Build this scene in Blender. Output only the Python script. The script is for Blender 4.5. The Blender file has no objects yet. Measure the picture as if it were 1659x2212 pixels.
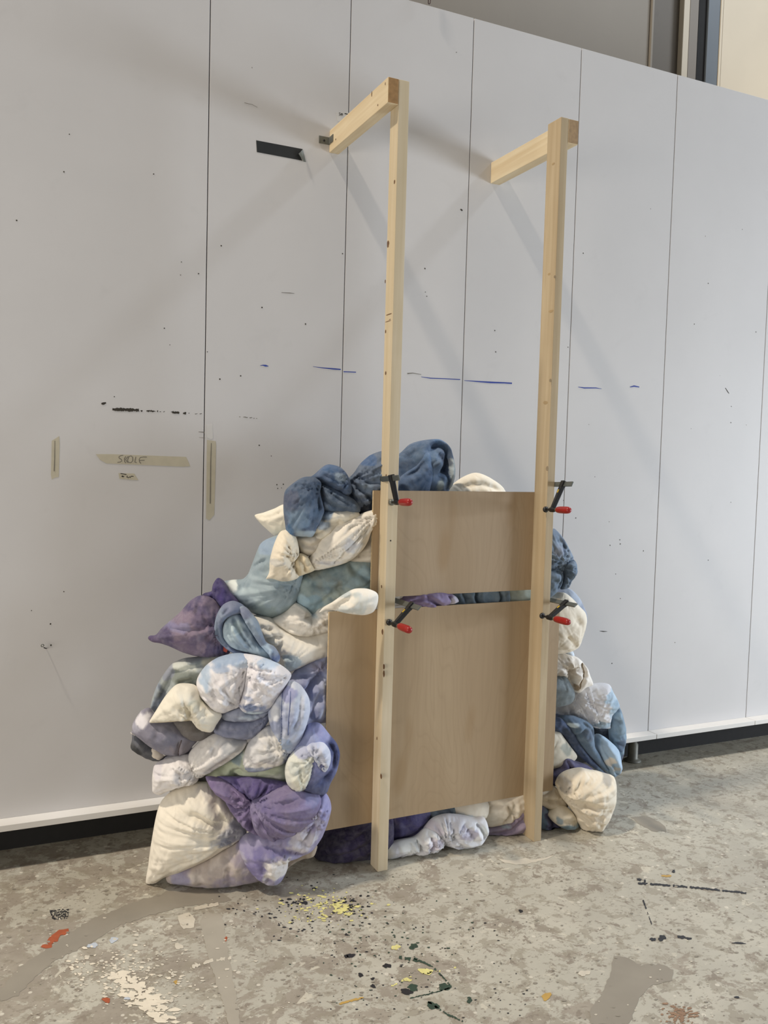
import bpy, bmesh, math, random
import numpy as np
from mathutils import Vector, Matrix
from mathutils.geometry import delaunay_2d_cdt
random.seed(7)
rng = np.random.default_rng(7)
S = bpy.context.scene
COL = S.collection
PI = math.pi

# ------------------------------------------------------------------ camera
W, H, F = 1659.0, 2212.0, 1869.65
CAM = np.array([-0.830086, -3.578686, 1.602372])
R_ = np.array([0.90747754, -0.41923791, 0.02690899])
U_ = np.array([0.000152254, 0.06438190, 0.99792532])
D_ = np.array([0.42010058, 0.90559072, -0.05848896])
cd = bpy.data.cameras.new('camera')
cam = bpy.data.objects.new('camera', cd)
COL.objects.link(cam)
cd.sensor_fit = 'VERTICAL'
cd.sensor_height = 36.0
cd.sensor_width = 27.0
cd.lens = 36.0 * F / H
cd.clip_start = 0.05
cd.clip_end = 100
m = Matrix(((R_[0], U_[0], -D_[0], CAM[0]), (R_[1], U_[1], -D_[1], CAM[1]), (R_[2], U_[2], -D_[2], CAM[2]), (0, 0, 0, 1)))
cam.matrix_world = m
S.camera = cam

# ------------------------------------------------------------------ light
S.view_settings.view_transform = 'Standard'
S.view_settings.look = 'None'
S.view_settings.gamma = 1.0
S.view_settings.use_curve_mapping = False
S.view_settings.exposure = 0.0
w = bpy.data.worlds.new('hall_ambience')
S.world = w
w.use_nodes = True
bg = w.node_tree.nodes['Background']
bg.inputs[0].default_value = (0.93, 0.96, 1.0, 1)
bg.inputs[1].default_value = 0.17


def area(name, loc, size, power, col, target=None):
    l = bpy.data.lights.new(name, 'AREA')
    l.shape = 'RECTANGLE'
    l.size, l.size_y = size
    l.energy = power
    l.color = col
    o = bpy.data.objects.new(name, l)
    o.location = loc
    if target is not None:
        d = Vector(target) - Vector(loc)
        o.rotation_euler = d.to_track_quat('-Z', 'Y').to_euler()
    COL.objects.link(o)
    return o


area('hall_lamp_warm', (-5.6, -1.40, 12.0), (0.8, 0.5), 1060, (1.0, 0.88, 0.73), (0.3, -0.5, 0.5))
area('hall_lamp_daylight', (9.5, -1.45, 12.0), (2.0, 0.9), 760, (0.84, 0.91, 1.0), (1.8, -0.5, 0.5))
area('hall_fill_right', (7.8, -3.9, 1.2), (3.5, 1.8), 370, (0.82, 0.90, 1.0), (2.7, 0.0, 0.5))  # added cool fill, brightens the right and lower wall
area('hall_fill_left', (-5.2, -3.7, 1.1), (3.5, 1.6), 135, (1.0, 0.93, 0.84), (-0.5, 0.0, 0.3))  # added warm fill, lifts the lower left wall and left-facing sides
area('hall_lamp_rear', (6.2, 0.95, 4.4), (0.9, 0.3), 9, (1.0, 0.88, 0.70), (6.6, 2.2, 3.9))


# ------------------------------------------------------------------ helpers
def ray(px, py):
    return D_ + ((px - W / 2) / F) * R_ - ((py - H / 2) / F) * U_


def onY(px, py, Y):
    v = ray(px, py)
    return CAM + v * ((Y - CAM[1]) / v[1])


def onZ(px, py, Z=0.0):
    v = ray(px, py)
    return CAM + v * ((Z - CAM[2]) / v[2])


def onP(px, py, P0, n):
    v = ray(px, py)
    return CAM + v * (np.dot(np.asarray(P0) - CAM, n) / np.dot(v, n))


def lin(c):
    if isinstance(c, str):
        c = [int(c[i:i + 2], 16) / 255 for i in (0, 2, 4)]
    return np.array([x / 12.92 if x <= 0.04045 else ((x + 0.055) / 1.055) ** 2.4 for x in c])


def props(o, label=None, cat=None, group=None, kind=None):
    if label: o['label'] = label
    if cat: o['category'] = cat
    if group: o['group'] = group
    if kind: o['kind'] = kind
    return o


def empty(name, loc, label=None, cat=None, group=None, kind=None):
    o = bpy.data.objects.new(name, None)
    o.empty_display_size = 0.05
    o.location = loc
    COL.objects.link(o)
    return props(o, label, cat, group, kind)


def base_of(p):
    v = Vector((0, 0, 0))
    while p is not None:
        v = v + p.location
        p = p.parent
    return v


def mesh(name, verts, faces, mat, parent=None, smooth=False, origin=None):
    """verts in world coordinates; stored relative to the parent's (or given) base"""
    b = base_of(parent)
    me = bpy.data.meshes.new(name)
    org = Vector(origin) if origin is not None else (b if parent is not None else Vector((0, 0, 0)))
    me.from_pydata([tuple(Vector(v) - org) for v in verts], [], [tuple(int(i) for i in f) for f in faces])
    me.materials.append(mat)
    if smooth:
        me.polygons.foreach_set('use_smooth', [True] * len(me.polygons))
    me.update()
    o = bpy.data.objects.new(name, me)
    COL.objects.link(o)
    if parent is not None:
        o.parent = parent
        o.location = org - b
    else:
        o.location = org
    return o


def bm_obj(name, bm, mat, parent=None, smooth=False, origin=None):
    bm.verts.ensure_lookup_table()
    vs = [v.co.copy() for v in bm.verts]
    bm.verts.index_update()
    fs = [[v.index for v in f.verts] for f in bm.faces]
    bm.free()
    return mesh(name, vs, fs, mat, parent, smooth, origin)


def add_box(bm, lo, hi, bevel=0.0, seg=1, M=None):
    g = bmesh.ops.create_cube(bm, size=1.0)
    vs = g['verts']
    lo, hi = Vector(lo), Vector(hi)
    for v in vs:
        v.co = Vector(((lo.x + hi.x) / 2 + v.co.x * (hi.x - lo.x), (lo.y + hi.y) / 2 + v.co.y * (hi.y - lo.y), (lo.z + hi.z) / 2 + v.co.z * (hi.z - lo.z)))
    if bevel > 0:
        es = list({e for v in vs for e in v.link_edges})
        r = bmesh.ops.bevel(bm, geom=es, offset=bevel, segments=seg, affect='EDGES', profile=0.6)
        vs = list({v for f in r['faces'] for v in f.verts} | {v for v in vs if v.is_valid})
    if M is not None:
        for v in vs:
            v.co = M @ v.co
    return vs


def box(name, lo, hi, mat, parent=None, bevel=0.0, seg=1, origin=None):
    bm = bmesh.new()
    add_box(bm, lo, hi, bevel, seg)
    return bm_obj(name, bm, mat, parent, False, origin)


def frame(axis):
    a = Vector(axis).normalized()
    t = Vector((0, 0, 1)) if abs(a.z) < 0.9 else Vector((1, 0, 0))
    u = a.cross(t).normalized()
    return a, u, a.cross(u).normalized()


def lathe(bm, p0, axis, prof, n=20):
    """prof = [(along, radius)...]"""
    a, u, v = frame(axis)
    p0 = Vector(p0)
    rings = []
    for s, r in prof:
        if r < 1e-6:
            rings.append([bm.verts.new(p0 + a * s)])
        else:
            rings.append([bm.verts.new(p0 + a * s + u * (r * math.cos(2 * PI * k / n)) + v * (r * math.sin(2 * PI * k / n))) for k in range(n)])
    for A, B in zip(rings, rings[1:]):
        for k in range(n):
            q = [A[k % len(A)], A[(k + 1) % len(A)], B[(k + 1) % len(B)], B[k % len(B)]]
            q2 = []
            for x in q:
                if x not in q2: q2.append(x)
            if len(q2) > 2: bm.faces.new(q2)
    for Rr, flip in ((rings[0], True), (rings[-1], False)):
        if len(Rr) > 2:
            bm.faces.new(Rr[::-1] if flip else Rr)


def tube(bm, pts, r, n=6):
    pts = [Vector(p) for p in pts]
    rings = []
    pu = None
    for i, p in enumerate(pts):
        t = (pts[min(i + 1, len(pts) - 1)] - pts[max(i - 1, 0)]).normalized()
        if pu is None:
            _, u, v = frame(t)
        else:
            u = (pu - t * pu.dot(t)).normalized()
            v = t.cross(u)
        pu = u
        rr = r[i] if isinstance(r, (list, tuple)) else r
        rings.append([bm.verts.new(p + u * (rr * math.cos(2 * PI * k / n)) + v * (rr * math.sin(2 * PI * k / n))) for k in range(n)])
    for A, B in zip(rings, rings[1:]):
        for k in range(n):
            bm.faces.new([A[k], A[(k + 1) % n], B[(k + 1) % n], B[k]])
    bm.faces.new(rings[0][::-1])
    bm.faces.new(rings[-1])


def beam(bm, p0, p1, side, wd, ht0, ht1=None, bevel=0.0):
    """bar from p0 to p1: 'wd' along side, 'ht' perpendicular"""
    p0, p1 = Vector(p0), Vector(p1)
    a = (p1 - p0).normalized()
    s = Vector(side)
    s = (s - a * s.dot(a)).normalized()
    t = a.cross(s)
    ht1 = ht1 or ht0
    vs = []
    for p, h in ((p0, ht0), (p1, ht1)):
        for i, j in ((-1, -1), (1, -1), (1, 1), (-1, 1)):
            vs.append(bm.verts.new(p + s * (i * wd / 2) + t * (j * h / 2)))
    fs = [bm.faces.new([vs[i] for i in q]) for q in ((3, 2, 1, 0), (4, 5, 6, 7), (0, 1, 5, 4), (1, 2, 6, 5), (2, 3, 7, 6), (3, 0, 4, 7))]
    if bevel > 0:
        es = list({e for v in vs for e in v.link_edges})
        bmesh.ops.bevel(bm, geom=es, offset=bevel, segments=2, affect='EDGES', profile=0.5)


# value noise in numpy
def _hash(ix, iy, seed):
    h = (ix.astype(np.int64) * 374761393 + iy.astype(np.int64) * 668265263 + seed * 974634777) & 0xffffffff
    h = ((h ^ (h >> 13)) * 1274126177) & 0xffffffff
    h = (h ^ (h >> 16)) & 0xffffffff
    return h / 4294967295.0


def vnoise(x, y, seed=0):
    ix, iy = np.floor(x), np.floor(y)
    fx, fy = x - ix, y - iy
    fx = fx * fx * fx * (fx * (fx * 6 - 15) + 10)
    fy = fy * fy * fy * (fy * (fy * 6 - 15) + 10)
    a, b = _hash(ix, iy, seed), _hash(ix + 1, iy, seed)
    c, d = _hash(ix, iy + 1, seed), _hash(ix + 1, iy + 1, seed)
    return (a * (1 - fx) + b * fx) * (1 - fy) + (c * (1 - fx) + d * fx) * fy


def fbm(x, y, seed=0, oct=4):
    s, a, t = 0.0, 0.5, 0.0
    for i in range(oct):
        s = s + a * vnoise(x, y, seed + 17 * i)
        t += a
        x, y, a = x * 2.03 + 5.2, y * 2.03 + 1.3, a * 0.5
    return s / t


# ------------------------------------------------------------------ materials
def new_mat(name):
    mt = bpy.data.materials.new(name)
    mt.use_nodes = True
    nt = mt.node_tree
    return mt, nt, nt.nodes['Principled BSDF']


def node(nt, typ, **kw):
    n = nt.nodes.new(typ)
    for k, v in kw.items():
        if k.startswith('i_'):
            n.inputs[int(k[2:]) if k[2:].isdigit() else k[2:].replace('_', ' ')].default_value = v
        else:
            setattr(n, k, v)
    return n


def ramp(nt, fac, stops):
    r = nt.nodes.new('ShaderNodeValToRGB')
    el = r.color_ramp.elements
    while len(el) < len(stops): el.new(0.5)
    for e, (p, c) in zip(el, stops):
        e.position = p
        e.color = (c[0], c[1], c[2], 1)
    nt.links.new(fac, r.inputs[0])
    return r.outputs[0]


def mixc(nt, fac, a, b, mode='MIX'):
    n = nt.nodes.new('ShaderNodeMix')
    n.data_type = 'RGBA'
    n.blend_type = mode
    for s, v in ((0, fac), (6, a), (7, b)):
        if hasattr(v, 'default_value') or hasattr(v, 'is_linked'):
            nt.links.new(v, n.inputs[s])
        elif s == 0:
            n.inputs[0].default_value = v
        else:
            n.inputs[s].default_value = (v[0], v[1], v[2], 1)
    return n.outputs[2]


def coords(nt, scale=(1, 1, 1), space='Object'):
    tc = nt.nodes.new('ShaderNodeTexCoord')
    mp = nt.nodes.new('ShaderNodeMapping')
    mp.inputs['Scale'].default_value = scale
    nt.links.new(tc.outputs[space], mp.inputs[0])
    return mp.outputs[0]


def noise_n(nt, vec, scale, detail=4, rough=0.5, dist=0.0):
    n = nt.nodes.new('ShaderNodeTexNoise')
    n.inputs['Scale'].default_value = scale
    n.inputs['Detail'].default_value = detail
    n.inputs['Roughness'].default_value = rough
    n.inputs['Distortion'].default_value = dist
    nt.links.new(vec, n.inputs['Vector'])
    return n.outputs[0]


def bump(nt, bsdf, h, strength, dist=0.005):
    b = nt.nodes.new('ShaderNodeBump')
    b.inputs['Strength'].default_value = strength
    b.inputs['Distance'].default_value = dist
    nt.links.new(h, b.inputs['Height'])
    nt.links.new(b.outputs[0], bsdf.inputs['Normal'])


def plain(name, c, rough=0.6, metal=0.0, var=0.12, scale=30.0, spec=0.5):
    mt, nt, b = new_mat(name)
    c = lin(c)
    v = coords(nt)
    n = noise_n(nt, v, scale, 3)
    nt.links.new(ramp(nt, n, [(0.25, c * (1 - var)), (0.75, np.minimum(c * (1 + var), 1))]), b.inputs['Base Color'])
    b.inputs['Roughness'].default_value = rough
    b.inputs['Metallic'].default_value = metal
    b.inputs['Specular IOR Level'].default_value = spec
    return mt


def wall_material(name, c, dirt):
    mt, nt, b = new_mat(name)
    v = coords(nt)
    n1 = noise_n(nt, v, 1.3, 4, 0.6)
    c0 = lin(c)
    col = ramp(nt, n1, [(0.3, c0 * 0.94), (0.7, c0)])
    n2 = noise_n(nt, v, 6.0, 5, 0.65, 0.4)
    col = mixc(nt, ramp(nt, n2, [(0.60, (0, 0, 0)), (0.80, (dirt, dirt, dirt))]), col, c0 * 0.70)
    # tiny specks and nail holes filled with grime
    vo = node(nt, 'ShaderNodeTexVoronoi', feature='F1')
    vo.inputs['Scale'].default_value = 5.0
    nt.links.new(v, vo.inputs['Vector'])
    col = mixc(nt, ramp(nt, vo.outputs['Distance'], [(0.010, (0.8, 0.8, 0.8)), (0.018, (0, 0, 0))]), col, lin('5d5850'))
    nt.links.new(col, b.inputs['Base Color'])
    b.inputs['Roughness'].default_value = 0.55
    b.inputs['Specular IOR Level'].default_value = 0.3
    bump(nt, b, noise_n(nt, v, 90, 3), 0.05, 0.002)
    return mt


def wood_material(name, light, dark, seed, along='Z', ring=1.0):
    mt, nt, b = new_mat(name)
    sc = {'Z': (26, 26, 1.1), 'Y': (26, 1.1, 26), 'X': (1.1, 26, 26)}[along]
    tc = nt.nodes.new('ShaderNodeTexCoord')
    mp = nt.nodes.new('ShaderNodeMapping')
    mp.inputs['Location'].default_value = (seed, seed * 1.7, seed * 0.3)
    mp.inputs['Scale'].default_value = sc
    nt.links.new(tc.outputs['Object'], mp.inputs[0])
    n1 = noise_n(nt, mp.outputs[0], 1.0, 4, 0.55, 0.6)
    col = ramp(nt, n1, [(0.28, lin(dark)), (0.52, (lin(dark) + lin(light)) / 2), (0.68, lin(light))])
    n2 = noise_n(nt, coords(nt), 2.2, 3, 0.5, 0.5)
    col = mixc(nt, ramp(nt, n2, [(0.35, (0, 0, 0)), (0.75, (0.5, 0.5, 0.5))]), col, lin(dark) * 0.92)
    nt.links.new(col, b.inputs['Base Color'])
    b.inputs['Roughness'].default_value = 0.6
    b.inputs['Specular IOR Level'].default_value = 0.25
    bump(nt, b, n1, 0.12, 0.002)
    return mt


def ply_material(name, light, dark, seed):
    mt, nt, b = new_mat(name)
    tc = nt.nodes.new('ShaderNodeTexCoord')
    mp = nt.nodes.new('ShaderNodeMapping')
    mp.inputs['Location'].default_value = (seed, seed, seed * 2)
    mp.inputs['Scale'].default_value = (2.6, 2.6, 0.75)
    nt.links.new(tc.outputs['Object'], mp.inputs[0])
    big = noise_n(nt, mp.outputs[0], 1.0, 2, 0.4, 0.8)
    # rotary-cut veneer: contour lines of a slow noise
    mu = node(nt, 'ShaderNodeMath', operation='MULTIPLY', i_1=26.0)
    nt.links.new(big, mu.inputs[0])
    fr = node(nt, 'ShaderNodeMath', operation='FRACT')
    nt.links.new(mu.outputs[0], fr.inputs[0])
    lines = ramp(nt, fr.outputs[0], [(0.0, (0.2,) * 3), (0.12, (0.05,) * 3), (0.8, (0, 0, 0)), (1.0, (0.2,) * 3)])
    col = ramp(nt, big, [(0.3, lin(dark)), (0.7, lin(light))])
    col = mixc(nt, lines, col, lin(dark) * 0.82)
    mp2 = coords(nt, (60, 60, 2.5))
    fine = noise_n(nt, mp2, 1.0, 3, 0.6)
    col = mixc(nt, ramp(nt, fine, [(0.4, (0, 0, 0)), (0.8, (0.25,) * 3)]), col, lin(dark) * 0.75)
    st = noise_n(nt, coords(nt, (5, 5, 1.6)), 1.0, 2, 0.5)
    col = mixc(nt, ramp(nt, st, [(0.66, (0, 0, 0)), (0.74, (0.35,) * 3)]), col, lin('9a7b52'))
    nt.links.new(col, b.inputs['Base Color'])
    b.inputs['Roughness'].default_value = 0.5
    b.inputs['Specular IOR Level'].default_value = 0.3
    return mt


def floor_material():
    mt, nt, b = new_mat('worn_painted_concrete')
    v = coords(nt)
    base = ramp(nt, noise_n(nt, v, 2.2, 5, 0.6), [(0.3, lin('aaa598')), (0.5, lin('b4b0a2')), (0.7, lin('c0bbac'))])
    # greenish grey paint coat left in islands
    pn = noise_n(nt, v, 6.0, 10, 0.76, 0.35)
    sx = nt.nodes.new('ShaderNodeSeparateXYZ')
    nt.links.new(v, sx.inputs[0])
    wear = node(nt, 'ShaderNodeMath', operation='MULTIPLY_ADD', i_1=0.045, i_2=-0.005)
    nt.links.new(sx.outputs[0], wear.inputs[0])
    wc = node(nt, 'ShaderNodeClamp', i_1=-0.03, i_2=0.055)
    nt.links.new(wear.outputs[0], wc.inputs[0])
    ad = node(nt, 'ShaderNodeMath', operation='ADD')
    nt.links.new(pn, ad.inputs[0])
    nt.links.new(wc.outputs[0], ad.inputs[1])
    coat = ramp(nt, ad.outputs[0], [(0.465, (0.0,) * 3), (0.49, (1, 1, 1))])
    bare = ramp(nt, noise_n(nt, v, 9.0, 4, 0.6), [(0.3, lin('8f8679')), (0.7, lin('a29a8c'))])
    col = mixc(nt, coat, bare, base)
    w1 = noise_n(nt, v, 13.0, 8, 0.68, 0.3)
    col = mixc(nt, ramp(nt, w1, [(0.53, (0, 0, 0)), (0.56, (0.6,) * 3)]), col, lin('918979'))
    w2 = noise_n(nt, coords(nt, (1, 1.7, 1)), 31.0, 6, 0.65, 0.4)
    col = mixc(nt, ramp(nt, w2, [(0.58, (0, 0, 0)), (0.62, (0.6,) * 3)]), col, lin('80776a'))
    w3 = noise_n(nt, v, 21.0, 7, 0.65, 0.2)
    col = mixc(nt, ramp(nt, w3, [(0.61, (0, 0, 0)), (0.64, (0.8,) * 3)]), col, lin('c4beae'))
    # small worn spots
    sp = noise_n(nt, v, 17.0, 5, 0.62, 0.3)
    col = mixc(nt, ramp(nt, sp, [(0.60, (0, 0, 0)), (0.64, (0.85,) * 3)]), col, lin('857b6e'))
    sp2 = noise_n(nt, v, 11.0, 5, 0.6, 0.4)
    col = mixc(nt, ramp(nt, sp2, [(0.64, (0, 0, 0)), (0.67, (0.8,) * 3)]), col, lin('c9c3b2'))
    # pale drips
    vo = node(nt, 'ShaderNodeTexVoronoi', feature='F1')
    vo.inputs['Scale'].default_value = 16.0
    nt.links.new(v, vo.inputs['Vector'])
    col = mixc(nt, ramp(nt, vo.outputs['Distance'], [(0.10, (0.8,) * 3), (0.13, (0, 0, 0))]), col, lin('d2ccbd'))
    vo2 = node(nt, 'ShaderNodeTexVoronoi', feature='F1')
    vo2.inputs['Scale'].default_value = 27.0
    nt.links.new(coords(nt, (1, 1.6, 1)), vo2.inputs['Vector'])
    col = mixc(nt, ramp(nt, vo2.outputs['Distance'], [(0.10, (0.6,) * 3), (0.14, (0, 0, 0))]), col, lin('7a7166'))
    # dark grime
    gr = noise_n(nt, v, 1.1, 4, 0.6, 0.3)
    col = mixc(nt, ramp(nt, gr, [(0.52, (0, 0, 0)), (0.72, (0.45,) * 3)]), col, lin('7f776a'))
    nt.links.new(col, b.inputs['Base Color'])
    rg = ramp(nt, pn, [(0.4, (0.62,) * 3), (0.6, (0.42,) * 3)])
    nt.links.new(rg, b.inputs['Roughness'])
    b.inputs['Specular IOR Level'].default_value = 0.4
    bump(nt, b, pn, 0.15, 0.004)
    return mt


def fabric_material():
    mt, nt, b = new_mat('dyed_cotton')
    at = node(nt, 'ShaderNodeAttribute', attribute_name='dye')
    v = coords(nt)
    n1 = noise_n(nt, v, 34, 6, 0.65, 0.6)
    col = mixc(nt, ramp(nt, n1, [(0.35, (0, 0, 0)), (0.75, (0.08,) * 3)]), at.outputs['Color'], (0.95, 0.93, 0.90))
    col = mixc(nt, ramp(nt, n1, [(0.25, (0.14,) * 3), (0.50, (0, 0, 0))]), col, (0.62, 0.62, 0.66), 'MULTIPLY')
    nt.links.new(col, b.inputs['Base Color'])
    b.inputs['Roughness'].default_value = 0.85
    b.inputs['Specular IOR Level'].default_value = 0.15
    b.inputs['Sheen Weight'].default_value = 0.08
    def crumple(sc, rot, scale, det):
        tc = nt.nodes.new('ShaderNodeTexCoord')
        mp = nt.nodes.new('ShaderNodeMapping')
        mp.inputs['Rotation'].default_value = rot
        mp.inputs['Scale'].default_value = sc
        nt.links.new(tc.outputs['Object'], mp.inputs[0])
        n = nt.nodes.new('ShaderNodeTexNoise')
        n.noise_type = 'RIDGED_MULTIFRACTAL'
        n.normalize = True
        n.inputs['Scale'].default_value = scale
        n.inputs['Detail'].default_value = det
        n.inputs['Roughness'].default_value = 0.5
        n.inputs['Distortion'].default_value = 0.7
        nt.links.new(mp.outputs[0], n.inputs['Vector'])
        return n.outputs[0]
    h1 = crumple((1, 1, 1.6), (0.3, 0.5, 0), 9, 2.0)
    h2 = crumple((1.7, 1, 1), (0.2, -0.7, 0.4), 15, 2.0)
    mx = node(nt, 'ShaderNodeMath', operation='MAXIMUM')
    nt.links.new(h1, mx.inputs[0])
    nt.links.new(h2, mx.inputs[1])
    iv = node(nt, 'ShaderNodeMath', operation='SUBTRACT', i_0=1.0)
    nt.links.new(mx.outputs[0], iv.inputs[1])
    bump(nt, b, iv.outputs[0], 0.42, 0.012)
    return mt


M_PANEL = wall_material('painted_white_board', 'cecccb', 0.18)
M_LEDGE = wall_material('painted_ledge', 'dedbd6', 0.30)
M_FLOOR = floor_material()
M_FAB = fabric_material()
M_POST = wood_material('spruce_post', 'dccfb7', 'c8b796', 3.0, 'Z')
M_POST2 = wood_material('spruce_post_knotty', 'c3b294', 'ad997a', 9.0, 'Z')
M_BEAM = wood_material('spruce_beam', 'e0d2b4', 'cdb894', 5.0, 'Y')
M_END = plain('end_grain', 'a07c50', 0.8, var=0.2, scale=60)
M_KNOT = plain('knot', '6b4f36', 0.8)
M_PLY = ply_material('birch_plywood', 'b8a388', 'a99274', 2.0)
M_PLY2 = ply_material('birch_plywood_streaked', 'b7a183', 'a89071', 6.5)
M_PLYEDGE = plain('plywood_edge', 'c9b28c', 0.7, var=0.25, scale=80)
M_STEEL = plain('grey_steel', '6f736f', 0.45, 0.6, 0.1)
M_GALV = plain('galvanised_steel', '75766f', 0.5, 0.5, 0.15)
M_BLACK = plain('black_enamel', '1b1b1c', 0.4, 0.0, 0.2)
M_RED = plain('red_lacquered_wood', '98201c', 0.35, 0.0, 0.12)
M_BRASS = plain('worn_ferrule', '9a8f7a', 0.4, 0.6, 0.15)
M_YELLOW = plain('yellow_sticker', 'd8b531', 0.5)
M_BTAPE = plain('black_tape', '262829', 0.5, 0, 0.1)
M_GTAPE = plain('tape_back', '6f726c', 0.6)
M_MASK = plain('masking_tape', 'bcb5a1', 0.7, 0, 0.06)
M_CLEAR = plain('pale_tape', 'd0cecb', 0.4, 0, 0.03)
M_PENCIL = plain('pencil_line', '6f6a62', 0.8)
M_INK = plain('black_ink', '25211f', 0.8)
M_BLUE = plain('blue_ink', '2b3f92', 0.7)
M_BROWNP = plain('dried_dark_paint', '332e25', 0.7, var=0.3)
M_HALL = wall_material('hall_wall_plaster', '8f887d', 0.35)
M_CONC = wall_material('raw_concrete', '8e857a', 0.5)
M_CREAM = plain('cream_panel', 'cfc2ab', 0.6, var=0.04, scale=2)
M_BGREY = plain('blue_grey_steel', '646b71', 0.5, 0.0, 0.06, 3)
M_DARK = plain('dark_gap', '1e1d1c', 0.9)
M_SLAB = plain('partition_core', '8a8580', 0.9)
M_BLOT = plain('black_floor_paint', '26262a', 0.5, var=0.2)
M_ORANGE = plain('rust_red_floor_paint', 'a0502f', 0.6, var=0.2)
M_GREENP = plain('dark_green_floor_paint', '33463a', 0.5, var=0.25)
M_YELP = plain('pale_yellow_floor_paint', 'd6ce86', 0.6, var=0.15)
M_CREAMP = plain('pale_floor_paint', 'c9c1b0', 0.6, var=0.08)
M_OCHRE = plain('ochre_floor_paint', 'b8954e', 0.6, var=0.12)
M_SMEAR = plain('grey_smear', '8f887b', 0.6, var=0.08, scale=8)
M_STAIN = plain('brown_stain', '90735b', 0.7, var=0.15, scale=12)
M_PBLUE = plain('pale_blue_floor_paint', 'b5bcc4', 0.6, var=0.1)
M_WHITEP = plain('white_piping', 'cfcac4', 0.7)
M_BRPIPE = plain('brown_piping', '8a7350', 0.8)
M_TAG = plain('red_tag', 'b04a3e', 0.7)

# ------------------------------------------------------------------ structure
floor = mesh('floor', [(-9, -9, 0), (11, -9, 0), (11, 4, 0), (-9, 4, 0), (-9, -9, -0.1), (11, -9, -0.1), (11, 4, -0.1), (-9, 4, -0.1)],
             [(0, 1, 2, 3), (7, 6, 5, 4), (0, 4, 5, 1), (1, 5, 6, 2), (2, 6, 7, 3), (3, 7, 4, 0)], M_FLOOR)
props(floor, kind='structure')

WALL_H, LEDGE_Z, LEDGE_D, LEDGE_T = 3.6476, 0.181, 0.068, 0.025
seams = [-3.66, -2.44, -1.22, 0, 0.61, 1.22, 1.83, 2.445, 3.17, 3.78, 4.39, 5.0, 5.61, 6.22]
wall = box('wall_back', (seams[0], 0.018, LEDGE_Z), (seams[-1], 0.50, WALL_H), M_SLAB)
props(wall, kind='structure')
seen_seams = seams
for x0, x1 in zip(seams, seams[1:]):
    if x0 in (-0.61 - 1e-9,): continue
    g = 0.0022
    box('wall_panel', (x0 + g, 0.0, LEDGE_Z), (x1 - g, 0.020, WALL_H), M_PANEL, wall, 0.0008)
box('gap_shade_board', (seams[0], 0.13, 0.0), (seams[-1], 0.15, LEDGE_Z - LEDGE_T - 0.001), M_DARK, wall)  # added black board, stands in for the deep shade under the wall
led = [seams[0], -1.22, 0.61, 1.22, 2.445, 3.17, 4.39, seams[-1]]
ledge = empty('trim_1', (0, 0, 0), kind='structure')
for x0, x1 in zip(led, led[1:]):
    box('ledge_board', (x0 + 0.0015, -LEDGE_D, LEDGE_Z - LEDGE_T), (x1 - 0.0015, 0.52, LEDGE_Z), M_LEDGE, ledge, 0.0012)
# adjustable feet under the partition
foot_mat = plain('dull_metal_foot', '6d6c63', 0.5, 0.2, 0.2)
for fx in (1.0, 2.40):
    bm = bmesh.new()
    lathe(bm, (fx, 0.06, 0.0), (0, 0, 1), [(0, 0.046), (0.006, 0.046), (0.012, 0.034), (0.020, 0.027), (0.095, 0.027), (0.097, 0.024), (0.10, 0.024), (0.102, 0.020), (0.155, 0.020)], 24)
    bm_obj('adjustable_foot', bm, foot_mat, ledge, True)

# hall behind the partition
YH = 2.2


def hx(px, y=YH):
    return float(onY(px, 60, y)[0])


hall = empty('wall_rear', (0, YH, 0), kind='structure')
box('plaster_wall', (-5, YH, 0), (hx(1404), YH + 0.5, 7.5), M_HALL, hall, 0.01)
box('wall_edge_strip', (hx(1404), YH - 0.02, 0), (hx(1409), YH + 0.5, 7.5), M_HALL, hall, 0.004)
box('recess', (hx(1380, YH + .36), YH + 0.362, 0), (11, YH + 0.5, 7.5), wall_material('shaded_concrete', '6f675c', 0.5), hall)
YR = YH + 0.30
for nm, a_, b_, dy, mt in (('column_lit_face', 1476, 1489, 0.0, M_CREAM), ('column_shaded_face', 1489, 1508, 0.012, M_CONC), ('dark_joint', 1508, 1529, 0.016, M_DARK),  # lit and shaded faces of one column, painted as pale and dark strips
                           ('steel_stanchion', 1529, 1556, -0.004, M_BGREY), ('panel_edge', 1556, 1561, -0.012, M_CREAM)):
    box(nm, (hx(a_, YR + dy), YR + dy, 0), (hx(b_, YR + dy), YR + 0.06, 7.5), mt, hall, 0.003)
box('cladding_panel', (hx(1561, YR - .008), YR - 0.008, 0), (11, YR + 0.06, 7.5), M_CREAM, hall, 0.002)


# ------------------------------------------------------------------ wall marks, tape, hook
def wall_poly(name, px_pts, mat, parent, y=-0.0006, th=0.0005, label=None):
    """thin flat patch on the wall face, traced where it sits on the wall"""
    f = [onY(p[0], p[1], y) for p in px_pts]
    n = len(f)
    b = [q + np.array([0, th, 0]) for q in f]
    faces = [list(range(n)), list(range(2 * n - 1, n - 1, -1))] + [[i, (i + 1) % n + 0, n + (i + 1) % n, n + i][::-1] for i in range(n)]
    o = mesh(name, list(f) + b, faces, mat, parent)
    if label: o['label'] = label
    return o


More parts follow.
